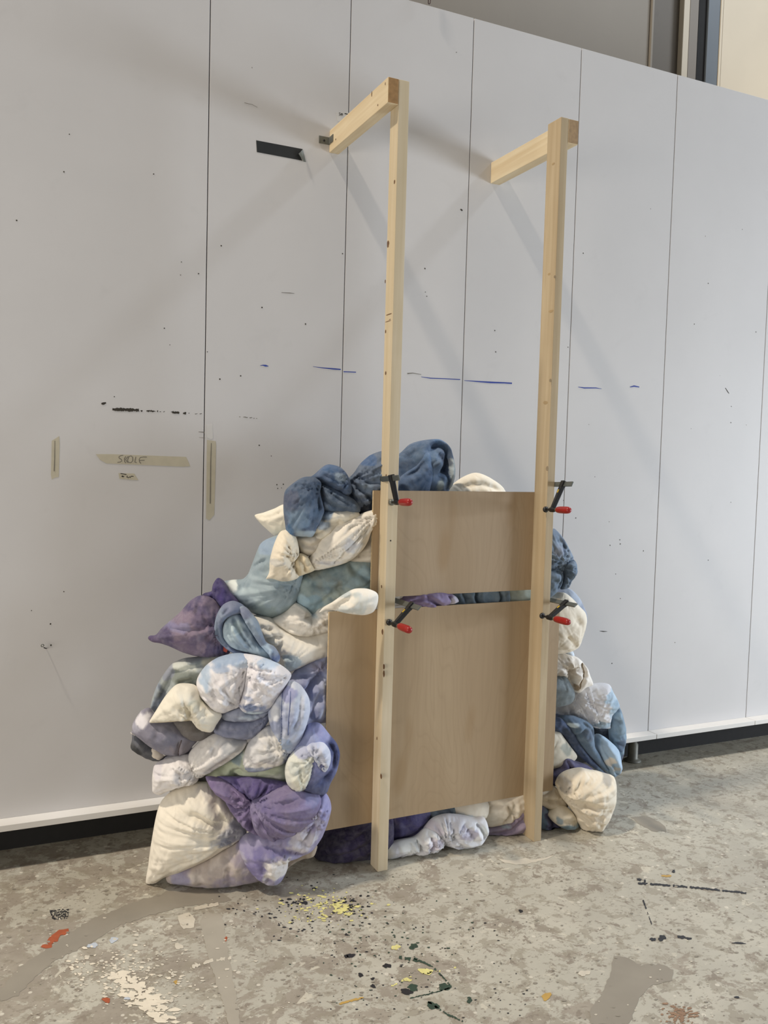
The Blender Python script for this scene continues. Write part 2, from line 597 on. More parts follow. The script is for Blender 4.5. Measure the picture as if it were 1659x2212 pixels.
def strokes(name, lines, mat, parent, wpx=1.2, y=-0.0009, floorz=None):
    """hand-drawn lines as thin ribbons on the wall (or the floor)"""
    V, Fc = [], []
    for ln in lines:
        ln = [(p[0], p[1], p[2] if len(p) > 2 else wpx) for p in ln]
        top, bot = [], []
        for i, (x, yy, wd) in enumerate(ln):
            a, c = ln[max(i - 1, 0)], ln[min(i + 1, len(ln) - 1)]
            t = np.array([c[0] - a[0], c[1] - a[1]])
            t = t / (np.hypot(*t) + 1e-9)
            nx, ny = -t[1] * wd / 2, t[0] * wd / 2
            for s, lst in ((1, top), (-1, bot)):
                P = onY(x + s * nx, yy + s * ny, y) if floorz is None else onZ(x + s * nx, yy + s * ny, floorz)
                lst.append(P)
        k = len(V)
        n = len(ln)
        V += top + bot
        for i in range(n - 1):
            Fc.append([k + i, k + i + 1, k + n + i + 1, k + n + i])
    return mesh(name, V, Fc, mat, parent)


def jitter_line(pts, n, amp, w0, w1, gaps=0.0, seed=1):
    """break a hand-drawn streak into uneven dashes"""
    r = random.Random(seed)
    segs, cur = [], []
    P = np.array(pts, float)
    d = np.r_[0, np.cumsum(np.hypot(*np.diff(P[:, :2], axis=0).T))]
    for i in range(n + 1):
        s = d[-1] * i / n
        x, y = np.interp(s, d, P[:, 0]), np.interp(s, d, P[:, 1])
        if r.random() < gaps:
            if len(cur) > 1: segs.append(cur)
            cur = []
            continue
        cur.append((x, y + r.uniform(-amp, amp), r.uniform(w0, w1)))
    if len(cur) > 1: segs.append(cur)
    return segs


strokes('paint_streak', jitter_line([(243, 884), (300, 886)], 26, 0.8, 4, 8, 0, 3) + jitter_line([(300, 887), (345, 889)], 24, 1.2, 1, 4.5, 0.3, 4)
        + jitter_line([(345, 889), (372, 890)], 10, 1, 0.6, 1.5, 0.3, 5) + jitter_line([(372, 891), (402, 893)], 14, 1, 2.5, 6, 0.1, 6)
        + jitter_line([(402, 893), (441, 894)], 16, 0.8, 0.6, 2.6, 0.3, 7), M_BROWNP, wall)
strokes('paint_streak', jitter_line([(510, 900), (557, 904)], 26, 1.0, 0.5, 2.4, 0.25, 8), M_PENCIL, wall)
strokes('paint_dab', [[(219, 872, 3), (223, 872, 5.5), (229, 870, 3)]], M_BROWNP, wall)
strokes('ink_stroke', [[(562, 790, 0.8), (568, 789, 2), (574, 790, 4), (580, 791, 1)]], M_BLUE, wall)
strokes('ink_stroke', [[(676, 792, 0.7), (700, 795, 2), (722, 797, 3), (736, 798, 2.5)]], M_BLUE, wall)
strokes('ink_stroke', [[(742, 803, 2), (769, 804, 2)]], M_BLUE, wall)
strokes('ink_stroke', [[(910, 814, 1), (930, 817, 2), (960, 818, 1.8), (994, 820, 1.8)]], M_BLUE, wall)
strokes('ink_stroke', [[(1003, 822, 1), (1030, 824, 2.4), (1060, 826, 3.6), (1090, 827, 3), (1106, 828, 3)]], M_BLUE, wall)
strokes('ink_stroke', [[(880, 807, 2.4), (892, 806, 1.5), (910, 809, 1)]], M_PENCIL, wall)
strokes('ink_stroke', [[(1249, 836, 1.2), (1262, 838, 2.6), (1288, 838, 2), (1300, 840, 0.6)]], M_BLUE, wall)
strokes('ink_stroke', [[(1361, 836, 1.5), (1370, 834, 3.2), (1381, 836, 2)]], M_BLUE, wall)
strokes('pencil_mark', [[(429, 933, 1), (442, 934, 2)], [(430, 945, .6), (443, 946, 1)], [(528, 222, 1), (545, 226, .8), (556, 232, .6)], [(608, 632, 1), (626, 633, 1.6), (636, 634, .8)]], M_PENCIL, wall)
strokes('scuff_mark', [[(1295, 1363, .6), (1303, 1364, 2.2), (1312, 1364, .6)], [(1567, 838, 1), (1572, 846, 1.6), (1575, 850, 1)], [(995, 452, 3), (999, 455, 3)]], M_BROWNP, wall)
holes = [(150, 290), (332, 376), (355, 709), (36, 476), (478, 531), (138, 371), (392, 566), (429, 591), (740, 548), (367, 745), (598, 1047), (608, 1054), (600, 1055), (612, 1046), (68, 1319), (109, 1348), (138, 1278), (110, 1394),
         (986, 113), (918, 580), (919, 631), (922, 640), (1069, 714), (1071, 760), (1316, 1127), (1339, 1166), (1318, 1178), (1340, 1175), (1330, 1240), (1340, 1293), (1322, 1433), (1244, 1119), (1580, 878), (1579, 913), (1612, 918), (1579, 1085), (1500, 700), (1530, 612), (1227, 750), (1260, 547), (1217, 1081), (448, 760), (520, 812), (475, 819), (247, 857), (560, 962), (586, 985), (1285, 1030), (1272, 917), (566, 664), (660, 700), (1633, 717), (1493, 926), (1530, 1210), (1390, 1190), (1458, 1388)]
V, Fc = [], []
for (hx_, hy_) in holes:
    c = onY(hx_, hy_, -0.0008)
    rr = random.uniform(0.0016, 0.0032)
    k = len(V)
    for j in range(8):
        V.append(c + np.array([rr * math.cos(j * PI / 4), 0, -rr * math.sin(j * PI / 4) * random.uniform(0.9, 1.4)]))
    Fc.append([k + j for j in range(8)])
o = mesh('screw_holes', V, Fc, M_BROWNP, wall)
o['kind'] = 'stuff'


def tape(name, px, mat, label, y=-0.0006):
    o = wall_poly(name, px, mat, None, y)
    return props(o, label, 'tape')


T1 = tape('masking_tape', [(112, 952), (128, 942), (129, 958), (127, 1030), (118, 1032), (112, 1036), (110, 1026)], M_MASK, 'short upright strip of masking tape with a pencil line, leftmost on the white wall')
strokes('pencil_line', [[(118.5, 952, 1), (118, 990, 1.4), (117, 1018, 1.8)]], M_PENCIL, T1, y=-0.0016)
T2 = tape('masking_tape', [(207, 981), (240, 981), (402, 987), (406, 995), (411, 1007), (395, 1008), (230, 1001), (216, 993)], M_MASK, 'long level strip of masking tape with pencilled capitals on the white wall')


def sk(pts): return [(190 + x / 6.9125, 960 + y / 6.9125) for x, y in pts]


strokes('handwriting', [sk(l) for l in ([(525, 163), (490, 168), (462, 185), (465, 205), (500, 225), (505, 248), (480, 265), (440, 270)],
        [(565, 178), (543, 215), (545, 255), (565, 277)], [(600, 178), (560, 225), (590, 270)], [(612, 182), (640, 172), (668, 190), (668, 245), (640, 275), (600, 268), (590, 235), (612, 182)],
        [(715, 185), (705, 230), (700, 268), (728, 272)], [(880, 190), (830, 188), (780, 196), (765, 225), (768, 262), (792, 285)], [(770, 240), (845, 238)])], M_PENCIL, T2, 1.5, y=-0.0016)
T3 = tape('masking_tape', [(256, 1022), (290, 1023), (299, 1037), (290, 1037), (258, 1034)], M_MASK, 'small torn tag of masking tape with scribbled black writing below the long strip')
strokes('scribble', [sk(l) for l in ([(485, 435), (530, 442), (575, 452)], [(500, 478), (540, 482)], [(515, 465), (520, 488)], [(590, 468), (580, 490), (610, 498), (620, 480), (630, 498), (645, 476), (680, 478)])], M_INK, T3, 1.6, y=-0.0016)
T4 = tape('masking_tape', [(447, 950), (466, 953), (467, 962), (463, 1112), (452, 1124), (445, 1120)], M_MASK, 'long upright strip of masking tape with a pencil line beside a wall seam')
strokes('pencil_line', [[(456.5, 957, 1.2), (455, 1000, 1.6), (454, 1088, 1.8)]], M_PENCIL, T4, y=-0.0016)
T5 = tape('clear_tape', [(446, 917), (459, 915), (460, 947), (456, 949), (447, 945)], M_CLEAR, 'short shiny pale piece of tape just above an upright masking tape strip')

# black tape with a peeled corner
bt = empty('black_tape', tuple(onY(605, 325, 0)), 'strip of black tape with a peeling right end on the upper wall', 'tape')
wall_poly('tape_strip', [(553.5, 303), (654, 322), (646, 332), (653, 347), (555, 328.5)], M_BTAPE, bt, -0.0007)
a, b_, c_, d_ = onY(654, 323, -0.001), onY(661, 350, -0.001), onY(656, 349, -0.012), onY(645, 332, -0.014)
m2 = (a + d_) / 2 + np.array([0, -0.006, 0])
mesh('peeled_corner', [a, b_, c_, d_, m2, a + [0, .0008, 0], b_ + [0, .0008, 0], c_ + [0, .0008, 0], d_ + [0, .0008, 0]],
     [(0, 1, 2), (0, 2, 4), (4, 2, 3), (7, 6, 5), (8, 7, 5), (0, 5, 6, 1), (1, 6, 7, 2), (2, 7, 8, 3)], M_GTAPE, bt)

# height marker
pm = empty('height_marker', tuple(onY(738, 246, 0)), 'small clear sticker with a black 5m height mark behind the left beam', 'sticker')
wall_poly('sticker_film', [(726, 242), (753, 243), (753, 262), (729, 262)], M_CLEAR, pm, -0.0006)


def pk(pts): return [(670 + x / 13.825, 220 + y / 13.825) for x, y in pts]


strokes('lettering', [pk(l) for l in ([(905, 325), (870, 325), (868, 360), (895, 365), (895, 395), (862, 408)], [(918, 410), (918, 350), (930, 345), (942, 355), (942, 408)], [(942, 355), (955, 345), (968, 355), (968, 410)])], M_INK, pm, 1.1, y=-0.0016)
strokes('tick', [pk([(1030, 350), (1125, 372)])], M_INK, pm, 2.2, y=-0.0016)

# small screw hook
hk0 = onY(101, 1401.5, 0)
hk = empty('screw_eye', tuple(hk0), 'small dark screw eye in the wall below the masking tape', 'hook')
bm = bmesh.new()
e_ = onY(95, 1399, -0.022)
tube(bm, [hk0 + np.array([0, 0.004, 0]), (hk0 + e_) / 2, e_], 0.0022, 8)
bm_obj('shank', bm, M_BLACK, hk, True)
bm = bmesh.new()
cc = onY(91.7, 1394.5, -0.029)
ax = np.array([0.75, 0.2, 0.6])
tube(bm, [cc + 0.0065 * (math.cos(t) * np.array([0.7, -.25, .3]) + math.sin(t) * np.array([-.2, -.5, .85])) for t in np.linspace(0, 2 * PI, 15)], 0.0016, 6)
bm_obj('ring', bm, M_STEEL, hk, True)

# cable end hanging above the partition
bm = bmesh.new()
p = [onY(924.8, -40, -0.02), onY(925.3, 0, -0.02), onY(925.3, 7, -0.02), onY(927, 8.6, -0.02), onY(929, 7, -0.02), onY(930, 0, -0.02), onY(931.5, -40, -0.02)]
tube(bm, p, 0.0022, 8)
co = bm_obj('hanging_cable', bm, plain('dark_red_cable', '3a201c', 0.5), None, True, origin=tuple(p[0]))
props(co, 'looped dark red cable end hanging down at the top edge of the wall', 'cable')

# ------------------------------------------------------------------ floor marks
FZ = 0.0012


def blob(name, cx, cy, rx, ry, mat, seed, rag=0.35, n=22, z=FZ, parent=None):
    r = random.Random(seed)
    pts = []
    ph = [r.uniform(0, 6.28) for _ in range(4)]
    for i in range(n):
        t = 2 * PI * i / n
        q = 1 + rag * (0.5 * math.sin(2 * t + ph[0]) + 0.35 * math.sin(3 * t + ph[1]) + 0.3 * math.sin(5 * t + ph[2]) + r.uniform(-.3, .3))
        pts.append(onZ(cx + rx * q * math.cos(t), cy + ry * q * math.sin(t), z))
    c = onZ(cx, cy, z)
    return mesh(name, [c] + pts, [(0, 1 + (i + 1) % n, 1 + i) for i in range(n)], mat, parent or floor)


def flecks(name, items, mat, seed, z=FZ):
    r = random.Random(seed)
    V, Fc = [], []
    for (cx, cy, rad) in items:
        n = r.randint(6, 9)
        k = len(V)
        st = r.uniform(0.6, 1.8)
        zz = z + r.uniform(0, 0.0005)
        for i in range(n):
            t = 2 * PI * i / n
            q = r.uniform(0.55, 1.15)
            V.append(onZ(cx + rad * st * q * math.cos(t), cy + rad * 0.6 * q * math.sin(t), zz))
        Fc.append([k + n - 1 - i for i in range(n)])
    o = mesh(name, V, Fc, mat, floor)
    o['kind'] = 'stuff'
    return o


def floor_poly(name, pts, mat, seed, z=0.0008, rag=2.5):
    """ragged patch on the floor"""
    r = random.Random(seed)
    out = []
    for i, p in enumerate(pts):
        q = pts[(i + 1) % len(pts)]
        L = math.hypot(q[0] - p[0], q[1] - p[1])
        k = max(2, int(L / 7))
        for j in range(k):
            out.append((p[0] + (q[0] - p[0]) * j / k + r.uniform(-rag, rag), p[1] + (q[1] - p[1]) * j / k + r.uniform(-rag, rag) * .7))
    co = [Vector((x, y)) for x, y in out]
    vs, _, fs, *_ = delaunay_2d_cdt(co, [(i, (i + 1) % len(co)) for i in range(len(co))], [], 1, 1e-4)
    return mesh(name, [onZ(v.x, v.y, z) for v in vs], [list(f)[::-1] for f in fs], mat, floor)


strokes('paint_line', jitter_line([(1374, 1900), (1395, 1904)], 10, 2, 3, 7, 0.1, 31) + jitter_line([(1378, 1908), (1440, 1912), (1520, 1919), (1612, 1929)], 90, 0.8, 2.5, 5.2, 0.04, 32), M_BLOT, floor, floorz=FZ)
strokes('paint_line', jitter_line([(1389, 1944), (1400, 1975), (1411, 2006)], 26, 0.3, 1, 4, 0.12, 33), M_BLOT, floor, floorz=FZ)
for i, (x, y, rx, ry, mt) in enumerate([(1410, 2029, 6, 4, M_BLOT), (1430, 2026, 9, 6, M_BLOT), (1472, 2024, 8, 4, M_BLOT), (1487, 2027, 8, 2.5, M_BLOT), (1596, 2037, 14, 2, M_BLOT), (1125, 1968, 5, 3, M_BLOT), (1455, 1882, 4, 3, M_BLOT), (1440, 1892, 10, 2.5, M_OCHRE), (1592, 2154, 5, 2.5, M_BLOT),
        (757, 2064, 8, 5, M_BLOT), (748, 2066, 5, 3, M_BLOT), (779, 2106, 6, 4, M_BLOT), (805, 2114, 4, 3, M_BLOT), (806, 2130, 5, 4, M_BLOT), (836, 2086, 8, 5, M_BLOT), (878, 2142, 13, 6, M_BLOT), (892, 2133, 12, 7, M_GREENP), (960, 2132, 12, 9, M_GREENP), (1014, 2160, 6, 6, M_GREENP), (935, 2172, 14, 7, M_GREENP), (893, 2044, 9, 6, M_GREENP),
        (920, 2098, 14, 7, M_YELP), (855, 2046, 10, 5, M_YELP), (880, 2116, 9, 4, M_YELP), (1160, 1770, 0, 0, None), (386, 2044, 10, 6, M_CREAMP), (488, 2028, 3, 5, M_ORANGE), (230, 2160, 8, 6, M_ORANGE), (382, 2122, 7, 4, M_OCHRE), (200, 2042, 12, 5, M_PBLUE), (245, 2030, 9, 6, M_PBLUE), (276, 2156, 7, 4, M_PBLUE), (1262, 2102, 12, 6, M_CREAMP), (1180, 2152, 10, 8, M_OCHRE)]):
    if mt is not None:
        blob('paint_splat', x, y, rx, ry, mt, 100 + i)
floor_poly('paint_splat', [(88, 2046), (92, 2040), (104, 2040), (100, 2034), (112, 2020), (128, 2008), (147, 2006), (149, 2012), (140, 2019), (130, 2020), (124, 2034), (118, 2034), (113, 2040), (112, 2046), (98, 2049)], M_ORANGE, 41, FZ, 1.2)
strokes('paint_splat', [l for k in range(11) for l in jitter_line([(107 + k * 0.6, 1967 + k * 1.9), (149 - k * .2, 1964 + k * 1.9)], 22, .7, .8, 2.2, .22, 60 + k)], M_BLOT, floor, floorz=FZ)
strokes('paint_drip', jitter_line([(895, 2070), (935, 2088), (958, 2112), (972, 2128)], 40, .8, 1.5, 5, .06, 50) + jitter_line([(972, 2134), (930, 2146), (885, 2156)], 36, .8, 1, 3, .06, 51) + jitter_line([(925, 2164), (965, 2190), (1000, 2206)], 36, 1, 1.5, 5, .12, 52) + jitter_line([(862, 2066), (905, 2076)], 14, 1.5, 4, 9, .1, 53), M_GREENP, floor, floorz=FZ)
strokes('paint_drip', jitter_line([(845, 2130), (890, 2108), (985, 2090)], 30, 1.5, 1, 5, .3, 54), M_YELP, floor, floorz=FZ)
strokes('paint_drip', jitter_line([(733, 2168), (785, 2155)], 14, 1, 2, 6, .05, 55), M_OCHRE, floor, floorz=FZ)
strokes('paint_drip', jitter_line([(415, 2088), (460, 2075), (500, 2070)], 24, 1.5, 2, 10, .05, 56), M_CREAMP, floor, floorz=FZ)
strokes('paint_drip', jitter_line([(420, 1962), (472, 1953)], 14, .8, 6, 9, .0, 57), M_CREAMP, floor, floorz=FZ)
floor_poly('pale_arc', [(1075, 1855), (1090, 1864), (1115, 1868), (1140, 1866), (1180, 1857), (1198, 1846), (1180, 1852), (1150, 1858), (1135, 1853), (1115, 1858), (1095, 1858)], M_CREAMP, 42, 0.0008, 1)
floor_poly('grey_smear', [(0, 2140), (40, 2090), (100, 2050), (165, 2005), (220, 1975), (290, 1948), (370, 1924), (470, 1922), (500, 1945), (400, 1958), (330, 1975), (260, 1998), (190, 2040), (120, 2075), (75, 2110), (40, 2150), (0, 2165)], M_SMEAR, 43, 0.0007, 3)
floor_poly('grey_smear', [(1326, 2065), (1360, 2070), (1380, 2085), (1430, 2082), (1455, 2096), (1450, 2118), (1410, 2128), (1385, 2150), (1370, 2185), (1360, 2212), (1275, 2212), (1276, 2178), (1300, 2150), (1315, 2110)], M_SMEAR, 44, 0.0007, 2.5)
floor_poly('grey_smear', [(430, 1990), (445, 1970), (480, 1975), (520, 2212), (500, 2230), (455, 2080)], plain('light_smear', 'a29b8d', 0.6, var=0.08, scale=8), 46, 0.0007, 2.5)
floor_poly('grey_smear', [(1362, 1766), (1400, 1762), (1430, 1780), (1440, 1795), (1410, 1796), (1385, 1782)], M_SMEAR, 47, 0.0007, 2.5)
floor_poly('pale_patch', [(385, 1978), (410, 1972), (424, 1985), (418, 2004), (396, 2006), (388, 1996)], M_CREAMP, 45, 0.0007, 2)
0 and floor_poly('pale_patch', [(265, 2118), (300, 2128), (305, 2150), (345, 2175), (370, 2200), (340, 2225), (290, 2200), (300, 2170), (275, 2145)], M_CREAMP, 48, 0.0007, 4)
flecks('rust_flecks', [(rng.normal(1475, 22), rng.normal(2195, 13), rng.uniform(1.5, 6)) for _ in range(90)], M_STAIN, 71)
it = [(rng.normal(700, 55), rng.normal(1958, 20), rng.uniform(.8, 4.2)) for _ in range(130)]
flecks('yellow_flecks', it + [(rng.normal(735, 18), rng.normal(1958, 8), rng.uniform(2, 7)) for _ in range(40)], M_YELP, 72)
flecks('black_flecks', [(rng.normal(690, 90), rng.normal(1975, 35), rng.uniform(.6, 3.4)) for _ in range(170)] + [(rng.normal(640, 12), rng.normal(1948, 4), rng.uniform(1.5, 5)) for _ in range(22)] + [(rng.normal(760, 12), rng.normal(1952, 8), rng.uniform(1, 5)) for _ in range(26)]
       + [(rng.uniform(690, 1150), rng.uniform(1990, 2200), rng.uniform(.6, 2.6)) for _ in range(160)], M_BLOT, 73)
flecks('green_flecks', [(rng.normal(840, 90), rng.normal(2030, 65), rng.uniform(.6, 3.2)) for _ in range(110)], M_GREENP, 74)
flecks('pale_flecks', [(rng.uniform(0, 1659), 1860 + 350 * rng.random() ** .8, rng.uniform(.6, 3.0)) for _ in range(300)] + [(rng.normal(330, 90), rng.normal(2110, 45), rng.uniform(1, 5)) for _ in range(170)] + [(260 + 130 * t + rng.normal(0, 22), 2105 + 110 * t + rng.normal(0, 11), rng.uniform(1.5, 9)) for t in rng.random(10)], M_CREAMP, 75)
flecks('pale_flecks', [(262 + 105 * t + rng.normal(0, 16), 2108 + 105 * t + rng.normal(0, 10), rng.uniform(2, 11)) for t in rng.random(190)] + [(rng.normal(250, 60), rng.normal(2095, 22), rng.uniform(1, 5)) for _ in range(120)], plain('cream_floor_paint', 'ded4c0', .6, var=.06), 77)
flecks('brown_flecks', [(rng.uniform(0, 1659), 1860 + 350 * rng.random() ** .8, rng.uniform(.8, 4)) for _ in range(380)], M_SMEAR, 76)

# ------------------------------------------------------------------ timber frames
YF = -0.5961
X1, WP, DP, H1, JB, JH = 0.5678, 0.0432, 0.070, 3.0165, 0.0440, 0.0932
X2, W2, D2, H2, JB2 = 1.2991, 0.0366, 0.092, 3.0175, 0.0505


def timber(name, lo, hi, mat, parent, taper=None):
    bm = bmesh.new()
    add_box(bm, lo, hi, 0.0022, 2)
    return bm_obj(name, bm, mat, parent)


fl = empty('timber_frame', (X1 + WP / 2, YF + DP / 2, 0), 'left tall pale timber post whose beam has a steel bracket on the wall', 'frame', 'pair of timber frames on the wall')
timber('post', (X1, YF, 0), (X1 + WP, YF + DP, H1), M_POST, fl)
bmL = (X1 - JB - 0.0004, X1 - 0.0004)
timber('beam', (bmL[0], YF, H1 - JH), (bmL[1], -0.0005, H1), M_BEAM, fl)
box('end_grain', (bmL[0] + .002, YF - 0.0012, H1 - JH + .002), (bmL[1] - .002, YF, H1 - .002), M_END, fl)
# steel angle bracket
br = empty('angle_bracket', (0, 0, 0))
br.parent = fl
p0 = onY(689, 292, 0)
p1 = onY(711, 314, 0)
zb0, zb1 = p1[2] + 0.001, p0[2] - 0.002
box('wall_flange', (p0[0], -0.0032, zb0), (bmL[0] - 0.0002, -0.0006, zb1), M_GALV, br, 0.0004)
box('beam_flange', (bmL[0] - 0.0032, -0.048, zb0 + .002), (bmL[0] - 0.0002, -0.0006, zb1), M_GALV, br, 0.0004)
bm = bmesh.new()
cpx = onY(700, 303.5, -0.0032)
lathe(bm, cpx, (0, -1, 0), [(-.001, .005), (.0012, .005), (.002, .003), (.002, 0)], 12)
bm_obj('screw', bm, M_BLACK, br, True)
# knots and screw heads on the left frame
fr_ = empty('timber_frame', (X2 + W2 / 2, YF + D2 / 2, 0), 'right tall pale timber post with a short beam behind it reaching the wall', 'frame', 'pair of timber frames on the wall')
timber('post', (X2, YF, 0), (X2 + W2, YF + D2, H2), M_POST2, fr_)
bmR = (X2 + W2 + 0.0004, X2 + W2 + JB2)
timber('beam', (bmR[0], YF, H2 - JH - .004), (bmR[1], -0.0005, H2 - 0.001), M_BEAM, fr_)
box('end_grain', (bmR[0] + .002, YF - 0.0012, H2 - JH - .002), (bmR[1] - .002, YF, H2 - .003), plain('end_grain_pale', 'a58a68', 0.8, var=0.2, scale=60), fr_)


def onX(px, py, X):
    v = ray(px, py)
    return CAM + v * ((X - CAM[0]) / v[0])


def side_marks(name, px_list, X, mat, parent):
    """knots/screw heads on a left-facing timber side"""
    for (x, y, ry, rz) in px_list:
        c = onX(x, y, X - 0.0006)
        n = 12
        ring = [c + np.array([0, ry * math.cos(2 * PI * k / n) * random.uniform(.8, 1.1), rz * math.sin(2 * PI * k / n) * random.uniform(.8, 1.1)]) for k in range(n)]
        mesh(name, ring + [q + np.array([.0008, 0, 0]) for q in ring], [list(range(n))] + [[k, n + k, n + (k + 1) % n, (k + 1) % n] for k in range(n)], mat, parent)


def front_marks(name, px_list, mat, parent, Y=YF):
    for (x, y, rx, rz) in px_list:
        c = onY(x, y, Y - 0.0006)
        n = 12
        ring = [c + np.array([rx * math.cos(2 * PI * k / n), 0, -rz * math.sin(2 * PI * k / n)]) for k in range(n)]
        mesh(name, ring + [q + np.array([0, .0008, 0]) for q in ring], [list(range(n))] + [[k, (k + 1) % n, n + (k + 1) % n, n + k][::-1] for k in range(n)], mat, parent)


side_marks('knot', [(838, 527, .010, .014), (832, 608, .004, .007), (833, 716, .005, .007), (833, 806, .006, .008), (834, 1030, .008, .010), (824, 1267, .005, .007), (826, 1365, .008, .012), (829, 1440, .008, .012), (829, 1455, .008, .014), (823, 1677, .008, .011), (814, 1595, .004, .007), (852, 393, .006, .008)], X1, M_KNOT, fl)
side_marks('saw_scratch', [(840, 679, .028, .002), (838, 694, .026, .0014), (842, 690, .008, .0012)], X1, M_KNOT, fl)
side_marks('screw_head', [(816, 227, .004, .004), (832, 181, .003, .006), (803, 203, .004, .010), (725, 301, .004, .004)], bmL[0], M_KNOT, fl)
front_marks('screw_hole', [(844, 1168, .003, .003)], M_INK, fl)
side_marks('knot', [(1195, 354, .010, .005), (1190, 672, .018, .006), (1178, 870, .016, .008), (1186, 592, .010, .005)], X2, plain('pale_knot', 'a8916c', .8), fr_)
front_marks('knot', [(1199, 598, .006, .006), (1182, 1012, .006, .010), (1189, 822, .006, .007)], plain('faint_knot', 'a38c6a', .8), fr_)

# ------------------------------------------------------------------ plywood boards
bslope = 0.0269
bn = np.array([bslope, -1.0, 0.0])
bn /= np.linalg.norm(bn)
BP0 = np.array([X1, YF + DP + 0.0006, 0.0])
BP0[1] = YF + DP + 0.0006 + 0.0


def board_y(x): return BP0[1] + bslope * (x - X1)


def board(name, x0, x1, z0, z1, mat, label):
    th = 0.012
    t = Vector((1, bslope, 0)).normalized()
    n = Vector((-bslope, 1, 0)).normalized()
    o = Vector((x0, board_y(x0), z0))
    L = (x1 - x0)
    root = empty(name, o, label, 'board', 'plywood boards holding back the pillows')
    bm = bmesh.new()
    add_box(bm, (0, 0, 0), (L, th * .12, z1 - z0), 0)
    for v in bm.verts: v.co = o + t * v.co.x + n * v.co.y + Vector((0, 0, v.co.z))
    bm_obj('face_veneer', bm, mat, root)
    bm = bmesh.new()
    add_box(bm, (0.0006, th * .12, 0.0006), (L - .0006, th, z1 - z0 - .0006), 0)
    for v in bm.verts: v.co = o + t * v.co.x + n * v.co.y + Vector((0, 0, v.co.z))
    bm_obj('core', bm, M_PLYEDGE, root)
    return root


board('plywood_board', 0.540, 1.334, 1.070, 1.489, M_PLY, 'upper plywood board clamped behind the two timber posts')
lb = board('plywood_board', 0.366, 1.457, 0.170, 1.023, M_PLY2, 'larger lower plywood board with faint brown streaks behind the posts')

# ------------------------------------------------------------------ clamps


def clamp(label, pad_px, arm_px, top_px, mark=True, Yarm=-0.655):
    """F-clamp: the spindle presses on the post's front, the jaw hooks behind the board"""
    P = Vector(onY(*pad_px, YF))                   # pad contact on the post
    S0 = Vector(onY(*arm_px, Yarm))                # spindle at the arm
    T = Vector(onY(*top_px, Yarm))                 # rail at the arm
    ax = (S0 - P).normalized()
    ax = Vector((ax.x * 0.5, ax.y, ax.z * 0.5)).normalized()
    b = T - S0
    b = b - ax * b.dot(ax)
    L = b.length
    bu = b.normalized()
    sd = ax.cross(bu).normalized()
    T = S0 + b
    root = empty('bar_clamp', P, label, 'clamp', 'clamps on the plywood boards')
    back = T - ax * ((T.y + 0.478) / ax.y)
    back = T + ax * ((-0.478 - T.y) / ax.y)
    front = T + ax * 0.075
    bm = bmesh.new()
    beam(bm, back, front, sd, 0.006, 0.021, None, 0.0012)
    bm_obj('rail', bm, M_STEEL, root)
    # fixed jaw behind the board
    bm = bmesh.new()
    J0 = back + bu * 0.010
    J1 = back - bu * (L * 0.92)
    beam(bm, J0, J1, sd, 0.013, 0.022, 0.013, 0.003)
    lathe(bm, J1 + bu * 0.006, ax, [(-0.006, .008), (0.0, .010), (.0065, .010), (.0075, .008)], 16)
    bm_obj('fixed_jaw', bm, M_BLACK, root)
    # sliding arm with its collar round the rail
    bm = bmesh.new()
    beam(bm, T + bu * 0.014, T - bu * 0.016, sd, 0.020, 0.026, 0.024, 0.003)
    beam(bm, T - bu * 0.010, S0 + bu * 0.002, sd, 0.018, 0.024, 0.016, 0.003)
    bm_obj('sliding_arm', bm, M_BLACK, root)
    # spindle, pad, handle
    bm = bmesh.new()
    lathe(bm, S0 - ax * 0.016, ax, [(0, .0085), (0.004, .0105), (.028, .0105), (.033, .008), (.044, .0075), (.050, .006)], 16)
    d0 = (S0 - P).dot(ax)
    lathe(bm, S0 - ax * (d0 - 0.006), ax, [(0, .0048), (max(d0 - 0.018, 0.002), .0048)], 12)
    bm_obj('spindle', bm, M_BLACK, root, True)
    bm = bmesh.new()
    lathe(bm, S0 - ax * (d0 - 0.0005), ax, [(0, .010), (.002, .0125), (.006, .0125), (.010, .009), (.012, .006)], 20)
    bm_obj('pad', bm, M_BLACK if mark else M_GALV, root, True)
    bm = bmesh.new()
    h0 = S0 + ax * 0.034
    lathe(bm, h0, ax, [(0, .0085), (.004, .0095), (.010, .0095), (.011, .008)], 16)
    bm_obj('ferrule', bm, M_BRASS, root, True)
    bm = bmesh.new()
    h1 = h0 + ax * 0.010
    lathe(bm, h1, ax, [(0, .0105), (.003, .0125), (.02, .0138), (.05, .0145), (.075, .0142), (.088, .0128), (.094, .010), (.096, 0.004), (.096, 0)], 24)
    bm_obj('handle', bm, M_RED, root, True)
    if mark:
        bm = bmesh.new()
        q = T - bu * 0.036
        # yellow sticker on the face of the arm turned to the hall
        nrm = sd if sd.dot(Vector(CAM) - q) > 0 else -sd
        s_ = q + nrm * 0.0092
        beam(bm, s_ + bu * 0.008, s_ - bu * 0.006, nrm, 0.0012, 0.007, None, 0)
        bm_obj('sticker', bm, M_YELLOW, root)
    return root


clamp('red-handled clamp at the top of the left post', (848, 1087), (857, 1085), (848, 1033), False)
clamp('red-handled clamp at the top of the right post with a yellow mark', (1181, 1102), (1193, 1101), (1216, 1046))
clamp('lower red-handled clamp on the left post, under the gap', (841, 1345), (853, 1349), (888, 1308))
clamp('lower red-handled clamp on the right post over a cream pillow', (1171, 1331), (1187, 1334), (1221, 1303))

